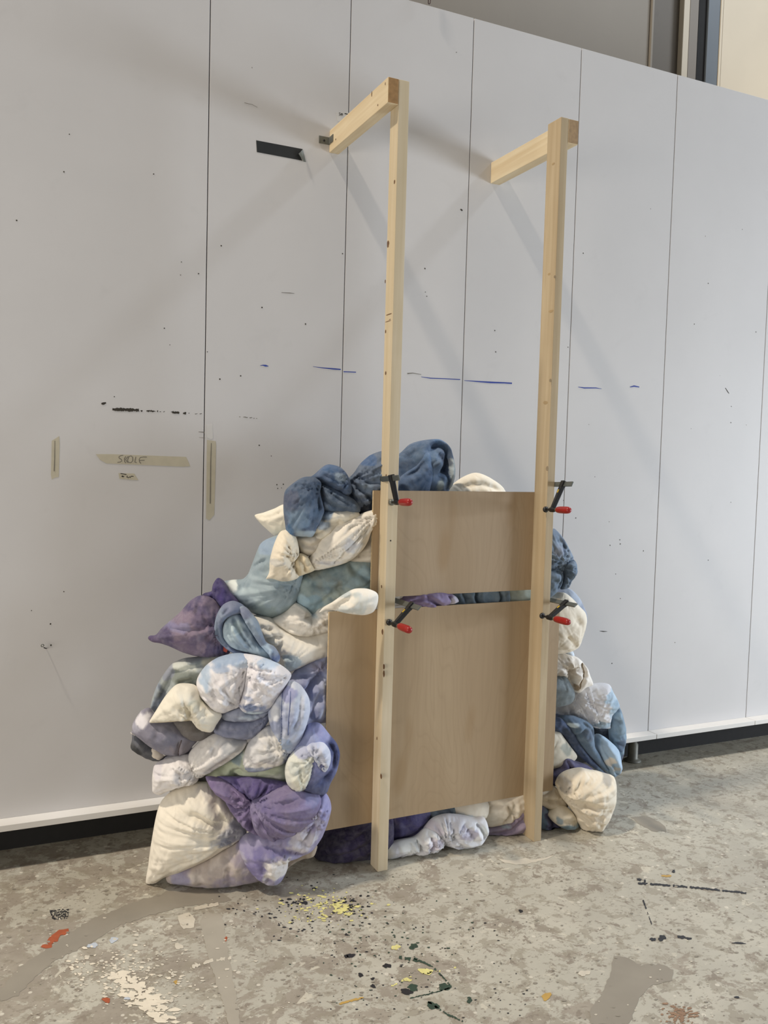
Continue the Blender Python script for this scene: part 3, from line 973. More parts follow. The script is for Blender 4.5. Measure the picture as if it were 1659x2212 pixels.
# ------------------------------------------------------------------ pillows
CR = {'p': (0, 0, 1.0), 'c1': (260, 1220, 3.318), 'c2': (260, 1550, 3.318), 'c3': (460, 930, 3.0164), 'c4': (660, 1680, 2.37), 'c5': (1120, 1100, 5.5286), 'c6': (1120, 1440, 5.5286)}


def cpx(c, p):
    x0, y0, s = CR[c]
    return (x0 + p[0] / s, y0 + p[1] / s)


REF = np.array([-0.05, -0.441, 0.0])
YAW0 = math.radians(21)


def nrm_of(yaw, pitch=0.0):
    return np.array([-math.sin(yaw) * math.cos(pitch), -math.cos(yaw) * math.cos(pitch), math.sin(pitch)])


def catmull(P, step):
    P = np.asarray(P, float)
    n = len(P)
    out = []
    for i in range(n):
        p0, p1, p2, p3 = P[i - 1], P[i], P[(i + 1) % n], P[(i + 2) % n]
        L = np.linalg.norm(p2 - p1)
        k = max(1, int(round(L / step)))
        tn = 0.42
        m1, m2_ = tn * (p2 - p0), tn * (p3 - p1)
        # limit tangents so that corners stay crisp
        for mm in (m1, m2_):
            l = np.linalg.norm(mm)
            if l > L: mm *= L / l
        for j in range(k):
            t = j / k
            out.append((2 * t ** 3 - 3 * t ** 2 + 1) * p1 + (t ** 3 - 2 * t ** 2 + t) * m1 + (-2 * t ** 3 + 3 * t ** 2) * p2 + (t ** 3 - t ** 2) * m2_)
    return np.array(out)


def seg_dist(Q, A):
    """distance of points Q to polyline A, plus arc length of the foot point"""
    best = np.full(len(Q), 1e9)
    arc = np.zeros(len(Q))
    side = np.zeros(len(Q))
    acc = 0.0
    for a, b in zip(A, A[1:]):
        d = b - a
        L = np.hypot(*d)
        if L < 1e-9: continue
        t = np.clip(((Q - a) @ d) / L ** 2, 0, 1)
        v = Q - (a + t[:, None] * d)
        dist = np.hypot(v[:, 0], v[:, 1])
        m_ = dist < best
        best[m_] = dist[m_]
        arc[m_] = acc + t[m_] * L
        side[m_] = np.sign(d[0] * v[m_, 1] - d[1] * v[m_, 0])
        acc += L
    return best, arc / max(acc, 1e-9), side, acc


def inside(Q, P):
    x, y = Q[:, 0], Q[:, 1]
    c = np.zeros(len(Q), bool)
    n = len(P)
    for i in range(n):
        a, b = P[i], P[(i + 1) % n]
        if a[1] == b[1]: continue
        t = ((a[1] > y) != (b[1] > y)) & (x < (b[0] - a[0]) * (y - a[1]) / (b[1] - a[1]) + a[0])
        c ^= t
    return c


ITEM = [0]


def pillow(name, label, cat, c, pts, s=0.0, yaw=21, tf=0.1, tb=0.1, base='e0d8c8', mot=None, blobs=(), folds=(), pulls=(), wr=0.006, wa=0.0, ws=9.0, Y=None, pitch=0.0, seams=(), step=0.0058, group='dyed pillows and duvets in the heap', exp=0.5, parent=None, puck=0.006):
    ITEM[0] += 1
    sd = ITEM[0] * 31
    # bundles of the right-hand stack carry on behind the board
    if Y is not None and parent is None and c in ('c5', 'c6'):
        pts = [((p[0] - 300, p[1]) if p[0] <= (385 if c == 'c5' else 400) and (c == 'c5' or p[1] < 1400) else p) for p in pts]
        tb = max(tb, 0.16)
    elif parent is None and cat and Y is None and s < -0.1:
        tb = max(tb, 0.15)
    px = [cpx(c, p) for p in pts]
    cen = np.mean(px, axis=0)
    yw = math.radians(yaw)
    if Y is None:
        n0 = nrm_of(YAW0)
        O = onP(cen[0], cen[1], REF + s * n0, n0)
    else:
        O = onY(cen[0], cen[1], Y)
    n = nrm_of(yw, math.radians(pitch))
    ex = np.array([math.cos(yw), -math.sin(yw), 0.0])
    ey = np.cross(n, ex)
    if ey[2] < 0: ey = -ey

    def loc(q):
        P = onP(q[0], q[1], O, n) - O
        return np.array([P @ ex, P @ ey])
    L2 = np.array([loc(q) for q in px])
    B = catmull(L2, step)
    nb = len(B)
    # orientation ccw
    ar = 0.5 * np.sum(B[:, 0] * np.roll(B[:, 1], -1) - np.roll(B[:, 0], -1) * B[:, 1])
    if ar < 0: B = B[::-1].copy()
    tang = np.roll(B, -1, 0) - np.roll(B, 1, 0)
    nin = np.stack([-tang[:, 1], tang[:, 0]], 1)
    nin /= (np.linalg.norm(nin, axis=1)[:, None] + 1e-12)
    lo, hi = B.min(0), B.max(0)
    gx, gy = np.meshgrid(np.arange(lo[0], hi[0], step), np.arange(lo[1], hi[1], step * 0.866))
    gx = gx + (np.arange(gx.shape[0]) % 2)[:, None] * step * 0.5
    G = np.stack([gx.ravel(), gy.ravel()], 1)
    G = G[inside(G, B)]
    Bc = np.vstack([B, B[:1]])
    dG = seg_dist(G, Bc)[0]
    G = G[dG > step * 1.25]
    rings = []
    for off in (0.0022, 0.0062):
        Rg = B + nin * off
        dr = seg_dist(Rg, Bc)[0]
        rings.append(Rg[(dr > off * 0.8) & inside(Rg, B)])
    pts2 = np.vstack([B] + rings + [G])
    vs, _, fs, *_ = delaunay_2d_cdt([Vector(p) for p in pts2], [(i, (i + 1) % nb) for i in range(nb)], [], 1, 1e-6)
    V2 = np.array([(v.x, v.y) for v in vs])
    T = np.array([list(f) for f in fs if len(f) == 3], int)
    # boundary vertices: edges used once
    E = np.sort(np.vstack([T[:, [0, 1]], T[:, [1, 2]], T[:, [2, 0]]]), 1)
    Eu, cnt = np.unique(E, axis=0, return_counts=True)
    bd = np.zeros(len(V2), bool)
    bd[Eu[cnt == 1].ravel()] = True
    # Poisson inflation with cotangent weights, conjugate gradient
    a_, b_, c_ = V2[T[:, 0]], V2[T[:, 1]], V2[T[:, 2]]
    area2 = np.abs((b_[:, 0] - a_[:, 0]) * (c_[:, 1] - a_[:, 1]) - (b_[:, 1] - a_[:, 1]) * (c_[:, 0] - a_[:, 0])) + 1e-12
    ii, jj, ww = [], [], []
    for (i, j, k) in ((0, 1, 2), (1, 2, 0), (2, 0, 1)):
        u, v = V2[T[:, i]] - V2[T[:, k]], V2[T[:, j]] - V2[T[:, k]]
        ct = np.clip((u * v).sum(1) / area2, 0.02, 8) * 0.5
        ii += [T[:, i], T[:, j]]
        jj += [T[:, j], T[:, i]]
        ww += [ct, ct]
    ii, jj, ww = np.concatenate(ii), np.concatenate(jj), np.concatenate(ww)
    N = len(V2)
    deg = np.bincount(ii, ww, N) + 1e-12
    mass = np.bincount(T.ravel(), np.repeat(area2 / 6, 3), N)
    fr = ~bd

    def mv(x): return np.where(fr, deg * x - np.bincount(ii, ww * x[jj], N), 0)
    rhs = np.where(fr, mass, 0)
    x = np.zeros(N)
    r = rhs.copy()
    z = r / deg
    p_ = z.copy()
    rz = r @ z
    for _ in range(220):
        Ap = mv(p_)
        al = rz / (p_ @ Ap + 1e-30)
        x += al * p_
        r -= al * Ap
        if np.abs(r).max() < 1e-9: break
        z = r / deg
        rz2 = r @ z
        p_ = z + (rz2 / (rz + 1e-30)) * p_
        rz = rz2
    h = np.clip(x, 0, None)
    h = (h / h.max()) ** exp
    edge = np.clip(h * 1.6, 0, 1)
    hf = tf * h
    # folds: traced creases with pleats leaving them
    for fd in folds:
        A = np.array([loc(cpx(c, q)) for q in fd['p']])
        A = A[:1].tolist() + A[1:].tolist()
        A = np.array(A)
        if len(A) > 2:
            tt = np.linspace(0, len(A) - 1, (len(A) - 1) * 5 + 1)
            k0 = np.clip(np.floor(tt).astype(int), 0, len(A) - 2)
            f0 = (tt - k0)[:, None]
            pa, pb = A[np.clip(k0 - 1, 0, len(A) - 1)], A[np.clip(k0 + 2, 0, len(A) - 1)]
            q1, q2 = A[k0], A[k0 + 1]
            A = 0.5 * (2 * q1 + (q2 - pa) * f0 + (2 * pa - 5 * q1 + 4 * q2 - pb) * f0 ** 2 + (3 * q1 - pa - 3 * q2 + pb) * f0 ** 3)
        wob = 0.004 * (fbm(V2[:, 0] * 40, V2[:, 1] * 40, sd + 3, 2) - .5)
        d, arc, side, LL = seg_dist(V2, A)
        d = np.abs(d + wob)
        w_ = fd.get('w', 0.012)
        dep = fd.get('d', 0.03)
        tap = np.clip(np.minimum(arc, 1 - arc) * 5 + 0.35, 0, 1)
        dep = dep * 1.25
        hf = hf - tap * dep * np.exp(-(d / w_) ** 1.5) * edge
        hf = hf + tap * dep * 0.28 * np.exp(-((d - 2.2 * w_) / (1.4 * w_)) ** 2) * edge
        st = fd.get('step', 0.0)
        if st:
            hf = hf + edge * tap * st * np.where(side > 0, np.exp(-d / (w_ * 3.5)), 0)
        pl = fd.get('pleat', 0.004)
        ridg = np.minimum(1.4 * np.abs(2 * vnoise(arc * LL * 42 + 9 * side, d * 6, sd + 11) - 1), 1)
        hf = hf + tap * 1.8 * pl * (ridg - 0.75) * np.exp(-d / (w_ * 4)) * edge * (1 - np.exp(-(d / (w_ * .6)) ** 2))
    # pulls: pleats radiating from a gathered point
    for pu in pulls:
        q = loc(cpx(c, pu['p']))
        v = V2 - q
        rr = np.hypot(v[:, 0], v[:, 1])
        th = np.arctan2(v[:, 1], v[:, 0])
        k = pu.get('k', 5.0)
        rd = np.minimum(np.abs(2 * vnoise(th * k + 30, rr * 5 + 3, sd + 23) - 1) * 1.5, 1) + 0.5 * np.minimum(np.abs(2 * vnoise(th * k * 2.3 + 70, rr * 6 + 9, sd + 24) - 1) * 1.6, 1)
        Rd = pu.get('r', 0.08)
        hf = hf + 1.35 * pu.get('d', 0.008) * (rd - 1.0) * np.exp(-(rr / Rd) ** 1.4) * np.clip(rr / 0.012, 0, 1) * edge
        hf = hf - pu.get('sink', 0.0) * np.exp(-(rr / (0.35 * Rd)) ** 2) * edge
    # puckers along the sewn rim
    dB, arB, sB, LB = seg_dist(V2, Bc)
    pk_ = np.abs(2 * vnoise(arB * LB * 30, dB * 6, sd + 60) - 1)
    pk_ = pk_ + 0.5 * np.abs(2 * vnoise(arB * LB * 63, dB * 10, sd + 61) - 1)
    hf = hf + edge * puck * (pk_ - 0.7) * np.exp(-dB / 0.045)
    # general crumple
    ca, sa = math.cos(math.radians(wa)), math.sin(math.radians(wa))
    uu, vv = V2[:, 0] * ca + V2[:, 1] * sa, -V2[:, 0] * sa + V2[:, 1] * ca
    wx = 0.5 * fbm(uu * 7, vv * 7, sd + 5, 2)
    r1 = np.abs(2 * fbm(uu * ws * 0.5 + wx, vv * ws * 2.2 + wx * 2, sd + 1, 2) - 1)
    r2 = np.abs(2 * fbm(uu * ws * 1.6 + wx, vv * ws * 5.0, sd + 2, 2) - 1)
    hf = hf + edge * wr * (1.7 * (r1 - .25) + 0.8 * (r2 - .25))
    hf = hf + edge * tf * 0.12 * (fbm(uu * 6, vv * 6, sd + 9, 2) - .5)
    hf = np.where(bd, 0, np.maximum(hf, 0.0008))
    hb = np.where(bd, 0, 0.75 * tb * h)
    wave = 0.010 * (fbm(V2[:, 0] * 9, V2[:, 1] * 9, sd + 40, 2) - .5)
    base3 = O + V2[:, :1] * ex + V2[:, 1:] * ey + wave[:, None] * n
    front = base3 + hf[:, None] * n
    back = base3 - hb[:, None] * n
    fidx = np.arange(N)
    bidx = fidx.copy()
    bidx[fr] = N + np.arange(fr.sum())
    allv = np.vstack([front, back[fr]])
    allv[:, 2] = np.maximum(allv[:, 2], 0.003)
    allv[:, 1] = np.minimum(allv[:, 1], -0.004)
    crossz = (b_[:, 0] - a_[:, 0]) * (c_[:, 1] - a_[:, 1]) - (b_[:, 1] - a_[:, 1]) * (c_[:, 0] - a_[:, 0])
    # front should face +n ; (ex, ey, ?) handedness
    hand = np.dot(np.cross(ex, ey), n)
    Tt = np.where((crossz * hand > 0)[:, None], T, T[:, ::-1])
    faces = np.vstack([Tt, bidx[Tt[:, ::-1]]])
    org = O.copy()
    org[2] = max(allv[:, 2].min(), 0)
    o = mesh(name, allv, faces, M_FAB, parent, True, origin=tuple(org))
    if parent is None: props(o, label, cat, group)
    # dye
    cb = lin(base)
    col = np.tile(cb, (N, 1))
    if mot:
        for (mc, sc, thr, amt) in mot:
            nn = fbm(V2[:, 0] * sc, V2[:, 1] * sc, sd + 51 + int(sc), 5)
            f = np.clip((nn - thr) / 0.10, 0, 1) * amt
            col = col * (1 - f[:, None]) + lin(mc) * f[:, None]
    for bl in blobs:
        if len(bl) == 5:
            bx, by, br_, bc, amt = bl
            brx, bry = br_ if isinstance(br_, tuple) else (br_, br_)
        q = loc(cpx(c, (bx, by)))
        sc_ = CR[c][2]
        # radius from crop px to metres
        q2 = loc(cpx(c, (bx + 10, by)))
        mpp = np.linalg.norm(q2 - q) / 10
        v = (V2 - q) / np.array([brx * mpp, bry * mpp])
        rr = np.hypot(v[:, 0], v[:, 1])
        nn = fbm(V2[:, 0] * 22, V2[:, 1] * 22, sd + 77, 5) - .5
        f = np.clip((1.0 - rr + nn * 1.9) / 0.30, 0, 1) * amt
        col = col * (1 - f[:, None]) + lin(bc) * f[:, None]
    lum = (col @ np.array([0.25, 0.6, 0.15]))[:, None]
    col = lum + (col - lum) * 0.84
    col = col * (1 + 0.24 * np.clip((lum - 0.30) / 0.3, 0, 1))
    col = col / np.maximum(1, col.max(1) / 0.86)[:, None]
    full = np.vstack([col, col[fr]])
    at = o.data.color_attributes.new('dye', 'FLOAT_COLOR', 'POINT')
    at.data.foreach_set('color', np.hstack([full, np.ones((len(full), 1))]).astype(np.float32).ravel())
    # raised seams / piping that follow the cloth
    for sm in seams:
        A = np.array([loc(cpx(c, q)) for q in sm['p']])
        tt = np.linspace(0, len(A) - 1, (len(A) - 1) * 8 + 1)
        A = np.stack([np.interp(tt, np.arange(len(A)), A[:, 0]), np.interp(tt, np.arange(len(A)), A[:, 1])], 1)
        P3 = []
        for q in A:
            k = np.argmin(((V2 - q) ** 2).sum(1))
            hh = hf[k] * 1.0 + 0.0012
            P3.append(O + q[0] * ex + q[1] * ey + (hh + wave[k]) * n)
        P3 = [P3[0]] + [(P3[i - 1] + P3[i] + P3[i + 1]) / 3 for i in range(1, len(P3) - 1)] + [P3[-1]]
        bm_ = bmesh.new()
        tube(bm_, P3, sm.get('r', 0.0022), 6)
        bm_obj(sm.get('name', 'seam'), bm_, sm['m'], o, True)
    return o


def lobe(parent, c, pts, **kw): return pillow('fold', None, None, c, pts, parent=parent, **kw)


def fo(pts, d=0.03, w=0.012, pleat=0.004, step=0.0): return dict(p=pts, d=d, w=w, pleat=pleat, step=step)


def pu(p, r=0.08, d=0.008, k=5.0, sink=0.0): return dict(p=p, r=r, d=d, k=k, sink=sink)


CREAM, WHITE, LAV, BLUE, LBLUE, NAVY, PURP, DPURP, GREY, GREEN, TEAL = 'ded5c2', 'd9d5d0', 'a9a9cb', '7f98b2', 'a9c0d0', '4a617f', '7e6a9e', '3b3460', '8a8c98', 'b9c4a8', '7c959c'
exec_items = None

# ---- left heap, from the floor up
pillow('pillow', 'large cream pillow with a grey blue tint standing on the floor at lower left', 'pillow', 'c2',
       [(184, 1192), (203, 1040), (225, 880), (262, 680), (300, 590), (380, 520), (520, 470), (640, 470), (705, 520), (770, 600), (840, 700), (890, 780), (900, 840), (800, 905), (640, 1000), (480, 1078), (330, 1132), (260, 1182)],
       s=0.0, tf=0.125, tb=0.12, base='e0d8c6', blobs=[(860, 800, (150, 120), '8d93a8', .75), (770, 860, (60, 50), '6f7590', .5), (640, 480, (120, 60), 'b9b6b0', .6)],
       folds=[fo([(900, 760), (760, 720), (600, 640), (480, 640)], .012, .012), fo([(890, 800), (720, 810), (560, 780)], .014, .012), fo([(880, 830), (700, 900), (480, 880)], .010, .012), fo([(700, 540), (700, 600), (760, 690)], .02, .012), fo([(205, 1060), (330, 1085), (420, 1060)], .010, .012)],
       pulls=[pu((905, 800), .30, .013, 9), pu((185, 1190), .16, .009, 8)], wr=.0022, wa=-35)
pillow('pillow', 'low mottled lilac and cream pillow flat on the floor beneath the cream pillow', 'pillow', 'c2',
       [(326, 1142), (380, 1095), (480, 1060), (640, 985), (760, 925), (900, 850), (960, 930), (1010, 1050), (1040, 1150), (950, 1168), (780, 1196), (620, 1207), (480, 1195), (360, 1187)],
       s=0.005, tf=0.085, tb=0.10, base='b5a9a2', mot=[('cfc6be', 12, .48, .7), ('8f87a8', 9, .55, .7)], blobs=[(420, 1130, (110, 60), '9b98b8', .8), (900, 950, (80, 60), '9a90a0', .6)],
       folds=[fo([(600, 1020), (590, 1100), (600, 1180)], .010, .012), fo([(790, 1000), (800, 1080), (790, 1180)], .010, .012)], pulls=[pu((330, 1150), .1, .01, 6)], wr=.005)
pillow('pillow', 'small cream brown pillow corner on the floor behind the lilac pillow end', 'pillow', 'c2',
       [(1150, 1080), (1190, 1000), (1280, 930), (1390, 905), (1412, 925), (1385, 990), (1300, 1012), (1220, 1060), (1180, 1110)],
       s=-0.05, tf=0.04, tb=0.06, base='b3a18c', wr=.004)
pillow('pillow', 'lavender and white pillow with crinkled purple edge bulging before the plywood corner', 'pillow', 'c2',
       [(845, 905), (880, 845), (1000, 800), (1150, 760), (1290, 640), (1380, 560), (1465, 540), (1502, 590), (1512, 660), (1485, 760), (1440, 860), (1380, 935), (1310, 975), (1215, 1003), (1196, 1090), (1150, 1172), (1090, 1187), (1000, 1150), (920, 1070), (870, 985)],
       s=0.025, tf=0.115, tb=0.09, base='9690b6', mot=[('c4c0cb', 10, .55, .6)], blobs=[(1140, 1030, (100, 130), 'cfcbc9', 1), (1330, 850, (120, 90), 'bfbcc6', .9), (940, 1010, (90, 120), '8278b4', .9), (1440, 620, (90, 80), '9795c8', .9), (1080, 900, (160, 40), '6d67a0', .7)],
       folds=[fo([(860, 880), (1000, 870), (1180, 880), (1330, 960)], .02, .014, .006), fo([(1480, 640), (1400, 700), (1350, 780), (1280, 850)], .02, .012, .008), fo([(1040, 960), (1060, 1050), (1090, 1170)], .012, .012)],
       pulls=[pu((1420, 690), .12, .014, 6), pu((1195, 1000), .10, .010, 5)], wr=.008, wa=35)
o = pillow('duvet', 'knotted deep purple duvet bundle in front of the lower left heap', 'duvet', 'c2',
       [(938, 600), (960, 572), (1040, 538), (1140, 502), (1200, 478), (1330, 522), (1425, 552), (1442, 640), (1390, 732), (1290, 802), (1190, 852), (1100, 874), (1020, 852), (962, 792), (940, 720), (925, 650)],
       s=0.06, tf=0.10, tb=0.07, base='7c7098', mot=[('8c82a8', 9, .5, .6), ('6d649a', 7, .55, .6)], blobs=[(1400, 570, (100, 60), '7a7aa8', .9), (1300, 700, (140, 70), '75667f', .6)],
       folds=[fo([(945, 610), (1010, 700), (1090, 740)], .012, .010), fo([(980, 580), (1100, 570), (1250, 560)], .010, .012)], pulls=[pu((945, 605), .26, .018, 7)], wr=.005, wa=-20)
lobe(o, 'c2', [(610, 425), (690, 432), (765, 455), (825, 500), (885, 545), (940, 588), (958, 622), (905, 640), (830, 640), (785, 612), (745, 588), (700, 548), (658, 508)], s=0.052, tf=0.06, tb=.05, base='806f9c', mot=[('8e7aa6', 9, .5, .6)],
     folds=[fo([(690, 450), (790, 510), (880, 590)], .014, .010), fo([(720, 530), (800, 580), (900, 615)], .012, .010), fo([(860, 560), (845, 600)], .012, .008)], pulls=[pu((945, 605), .2, .014, 7)], wr=.005, wa=-35)
lobe(o, 'c2', [(690, 422), (840, 422), (980, 430), (1090, 446), (1210, 470), (1240, 500), (1150, 522), (1040, 556), (955, 600), (900, 572), (840, 515), (760, 460)], s=0.035, tf=0.06, tb=.05, base='5d5088', mot=[('6d629c', 9, .5, .6)],
     folds=[fo([(800, 430), (850, 480), (930, 570)], .02, .010), fo([(1150, 470), (1050, 500), (960, 580)], .010, .010)], pulls=[pu((945, 600), .2, .014, 7)], wr=.005)
lobe(o, 'c2', [(748, 592), (830, 622), (905, 622), (955, 605), (968, 680), (972, 760), (1010, 832), (1060, 868), (1000, 852), (930, 812), (860, 748), (800, 680)], s=0.05, tf=0.055, tb=.05, base='7c6c98', mot=[('8a769e', 9, .5, .6)],
     folds=[fo([(850, 650), (900, 690), (950, 760)], .012, .010), fo([(950, 620), (930, 680), (960, 780)], .010, .008)], pulls=[pu((950, 610), .16, .014, 7)], wr=.005, wa=-50)
pillow('pillow', 'pale green pillow squeezed between white pillows above the purple duvet', 'pillow', 'c2',
       [(600, 405), (660, 340), (780, 260), (900, 180), (1000, 200), (1100, 260), (1190, 300), (1230, 380), (1240, 470), (1150, 475), (1000, 440), (850, 432), (700, 432), (640, 425)],
       s=-0.045, tf=0.075, tb=0.06, base='b7c0a4', mot=[('cfd4c8', 9, .5, .7)], blobs=[(840, 240, (70, 50), '7f98a8', .8), (1080, 400, (100, 40), 'c9c9bd', .8)],
       folds=[fo([(620, 410), (760, 330), (860, 250)], .015, .010), fo([(850, 400), (820, 360), (880, 330)], .02, .012, .006)], wr=.008)
o = pillow('pillow', 'long white pillow sagging at the left edge above the large cream pillow', 'pillow', 'c2',
       [(470, 310), (512, 225), (600, 145), (700, 110), (830, 140), (908, 165), (880, 230), (770, 312), (650, 384), (590, 420), (530, 425), (490, 370)],
       s=0.0, tf=0.085, tb=0.10, base='d9d5d0', mot=[('c9c6c6', 8, .55, .5)], blobs=[(830, 180, (90, 50), 'a9adb2', .7), (760, 290, (110, 22), 'b3a9a4', .5)],
       folds=[fo([(885, 195), (760, 275), (640, 345)], .014, .007, .003), fo([(700, 170), (680, 230)], .008, .010)], pulls=[pu((510, 350), .16, .014, 6)], wr=.0045, wa=30)
lobe(o, 'c2', [(232, 520), (240, 350), (310, 304), (420, 274), (495, 270), (538, 330), (560, 400), (548, 462), (400, 497), (285, 550), (245, 537)], s=0.012, tf=0.085, tb=.10, base='d7d3d1', mot=[('c7c3c6', 8, .55, .5)], blobs=[(270, 340, (60, 50), 'c4c0c8', .7)],
     folds=[fo([(440, 350), (455, 400), (480, 380), (520, 370)], .018, .009), fo([(530, 420), (440, 440), (330, 430)], .010, .010)], pulls=[pu((535, 370), .18, .014, 6), pu((240, 520), .1, .008, 5)], wr=.0045, wa=15)
pillow('pillow', 'white pillow with smudged blue point hanging over the pale green one', 'pillow', 'c2',
       [(855, 355), (880, 280), (910, 190), (980, 100), (1060, 55), (1180, 60), (1240, 150), (1230, 260), (1180, 320), (1100, 352), (1010, 378), (930, 384)],
       s=0.0, tf=0.085, tb=0.08, base='d8d4cc', mot=[('b9bcc4', 10, .55, .6)], blobs=[(900, 350, (110, 35), '8793ad', .9), (1010, 355, (110, 35), '8f9cb4', .8), (1060, 230, (60, 60), 'a9abae', .5), (1190, 240, (60, 90), '8fa0c0', .7)],
       folds=[fo([(1080, 150), (1120, 190), (1150, 180)], .02, .012, .006), fo([(960, 310), (900, 240)], .012, .010), fo([(1000, 310), (1100, 290)], .012, .012)], pulls=[pu((1150, 200), .12, .012, 5), pu((860, 352), .1, .008, 5)], wr=.006)
pillow('duvet', 'dark blue duvet end curling over the lower plywood board edge', 'duvet', 'c2',
       [(1270, 140), (1350, 45), (1430, 42), (1500, 120), (1552, 185), (1574, 265), (1556, 370), (1512, 450), (1476, 535), (1380, 542), (1260, 490), (1190, 380), (1200, 230)],
       s=0.0, tf=0.105, tb=0.07, base='4f5680', mot=[('6f76a8', 9, .52, .7)], blobs=[(1400, 90, (130, 70), '8a90c2', .9), (1540, 200, (50, 120), '3e4878', .9), (1320, 130, (80, 70), '8f9ac4', .8), (1420, 480, (110, 60), '545c84', .8)],
       folds=[fo([(1480, 150), (1530, 230), (1520, 330), (1440, 420)], .035, .016, .006), fo([(1390, 60), (1440, 90)], .012, .01)], wr=.008, wa=60)
o = pillow('pillow', 'small pale green and white pillow end drooping inside the dark blue curl', 'pillow', 'c2',
       [(1183, 340), (1212, 275), (1290, 200), (1370, 185), (1410, 240), (1402, 330), (1404, 400), (1374, 447), (1342, 494), (1300, 529), (1228, 512), (1190, 457), (1178, 395)],
       s=0.055, tf=0.075, tb=0.05, base='cccec2', blobs=[(1330, 215, (90, 36), 'aab0cc', .9), (1270, 450, (60, 60), 'd8d6c2', .8), (1250, 330, (40, 40), 'b9c0bc', .6)],
       folds=[fo([(1240, 300), (1290, 340), (1300, 420)], .010, .009), fo([(1300, 525), (1310, 470)], .010, .006)], pulls=[pu((1390, 260), .18, .012, 7), pu((1300, 525), .1, .008, 6)], wr=.0045, wa=60)
lobe(o, 'c2', [(1330, 210), (1380, 173), (1457, 183), (1502, 238), (1508, 310), (1484, 374), (1438, 394), (1402, 362), (1388, 300), (1362, 258)], s=0.07, tf=.055, tb=.05, base='a9b0ca', mot=[('c3c7d4', 9, .5, .6)], blobs=[(1450, 350, (40, 40), 'b9bcc8', .7)], folds=[fo([(1380, 200), (1430, 260), (1450, 340)], .012, .009)], pulls=[pu((1385, 280), .14, .012, 6)], wr=.0045, wa=-60)
o = pillow('duvet', 'lavender and pale blue duvet with a stitched seam beside the plywood edge', 'duvet', 'c1',
       [(1500, 640), (1400, 672), (1280, 738), (1218, 815), (1165, 890), (1108, 960), (1066, 1040), (1068, 1115), (1105, 1230), (1130, 1290), (1165, 1330), (1225, 1330), (1275, 1260), (1305, 1185), (1345, 1150), (1410, 1135), (1500, 1110), (1510, 880)],
       s=-0.12, yaw=9, tf=0.08, tb=0.09, base='9fa6c8', mot=[('b9c0d4', 9, .5, .7), ('868fbc', 11, .55, .7)], blobs=[(1110, 1090, (70, 120), 'c3c6cf', .9), (1400, 720, (110, 70), 'a5a3c2', .8), (1200, 960, (80, 100), '8a90c4', .7), (1210, 1270, (80, 60), '8fa0bd', .8), (1160, 1180, (70, 60), 'c4cbd6', .7)],
       folds=[fo([(1165, 880), (1160, 1000), (1180, 1120), (1160, 1240)], .012, .008, .003), fo([(1440, 760), (1380, 800), (1330, 870), (1350, 950)], .03, .016, .008), fo([(1420, 900), (1370, 980), (1340, 1080)], .02, .014, .006), fo([(1250, 790), (1330, 780)], .012, .012)],
       pulls=[pu((1420, 740), .16, .012, 5)], wr=.008, wa=55)
lobe(o, 'c1', [(1215, 830), (1165, 890), (1106, 962), (1062, 1040), (1064, 1115), (1100, 1232), (1128, 1300), (1160, 1345), (1230, 1350), (1290, 1262), (1330, 1165), (1360, 1050), (1350, 950), (1290, 860)], s=0.02, yaw=20, tf=.075, tb=.07, base='b3bbcf', mot=[('94a0c6', 10, .5, .75), ('c9ced6', 8, .56, .6)],
     blobs=[(1110, 1060, (60, 90), 'cdd0d6', .9), (1200, 900, (70, 50), '8f95c8', .8), (1180, 1260, (60, 70), '8fa3c2', .8), (1250, 1150, (60, 60), 'a3afc8', .7)],
     folds=[fo([(1165, 895), (1158, 1000), (1160, 1120), (1150, 1240)], .010, .006, .003), fo([(1290, 900), (1290, 1020), (1250, 1150)], .012, .010)], pulls=[pu((1140, 1310), .14, .010, 7)], wr=.0045, wa=70,
     seams=[dict(p=[(1222, 885), (1218, 980), (1208, 1080), (1205, 1180)], r=.0016, m=plain('blue_grey_seam', '6c78a0', .8)), dict(p=[(1165, 895), (1158, 1000), (1160, 1120), (1152, 1230)], r=.0014, m=plain('blue_grey_seam', '6c78a0', .8))])
o = pillow('duvet', 'large rounded white duvet fold with watery blue upper edge at the heap centre', 'duvet', 'c1',
       [(546, 840), (565, 785), (620, 715), (700, 664), (820, 634), (920, 642), (965, 690), (935, 740), (912, 800), (895, 880), (872, 950), (862, 1012), (800, 1034), (735, 1060), (665, 1032), (598, 960), (560, 905)],
       s=0.008, tf=0.105, tb=0.10, base='d8d6d8', mot=[('c8c6cc', 8, .55, .5)], blobs=[(800, 645, (230, 60), '97aecb', .95), (600, 765, (70, 95), 'a0b7cf', .9), (740, 715, (80, 26), '8aa4c6', .7), (880, 690, (60, 40), 'b2c4d6', .8)],
       folds=[fo([(770, 850), (800, 950), (850, 1005)], .012, .008), fo([(680, 840), (720, 950), (800, 1000)], .010, .009), fo([(890, 740), (860, 840), (850, 920)], .012, .008), fo([(640, 900), (700, 990)], .008, .008)],
       pulls=[pu((862, 1005), .2, .014, 7), pu((945, 700), .14, .012, 7)], wr=.0045, wa=65)
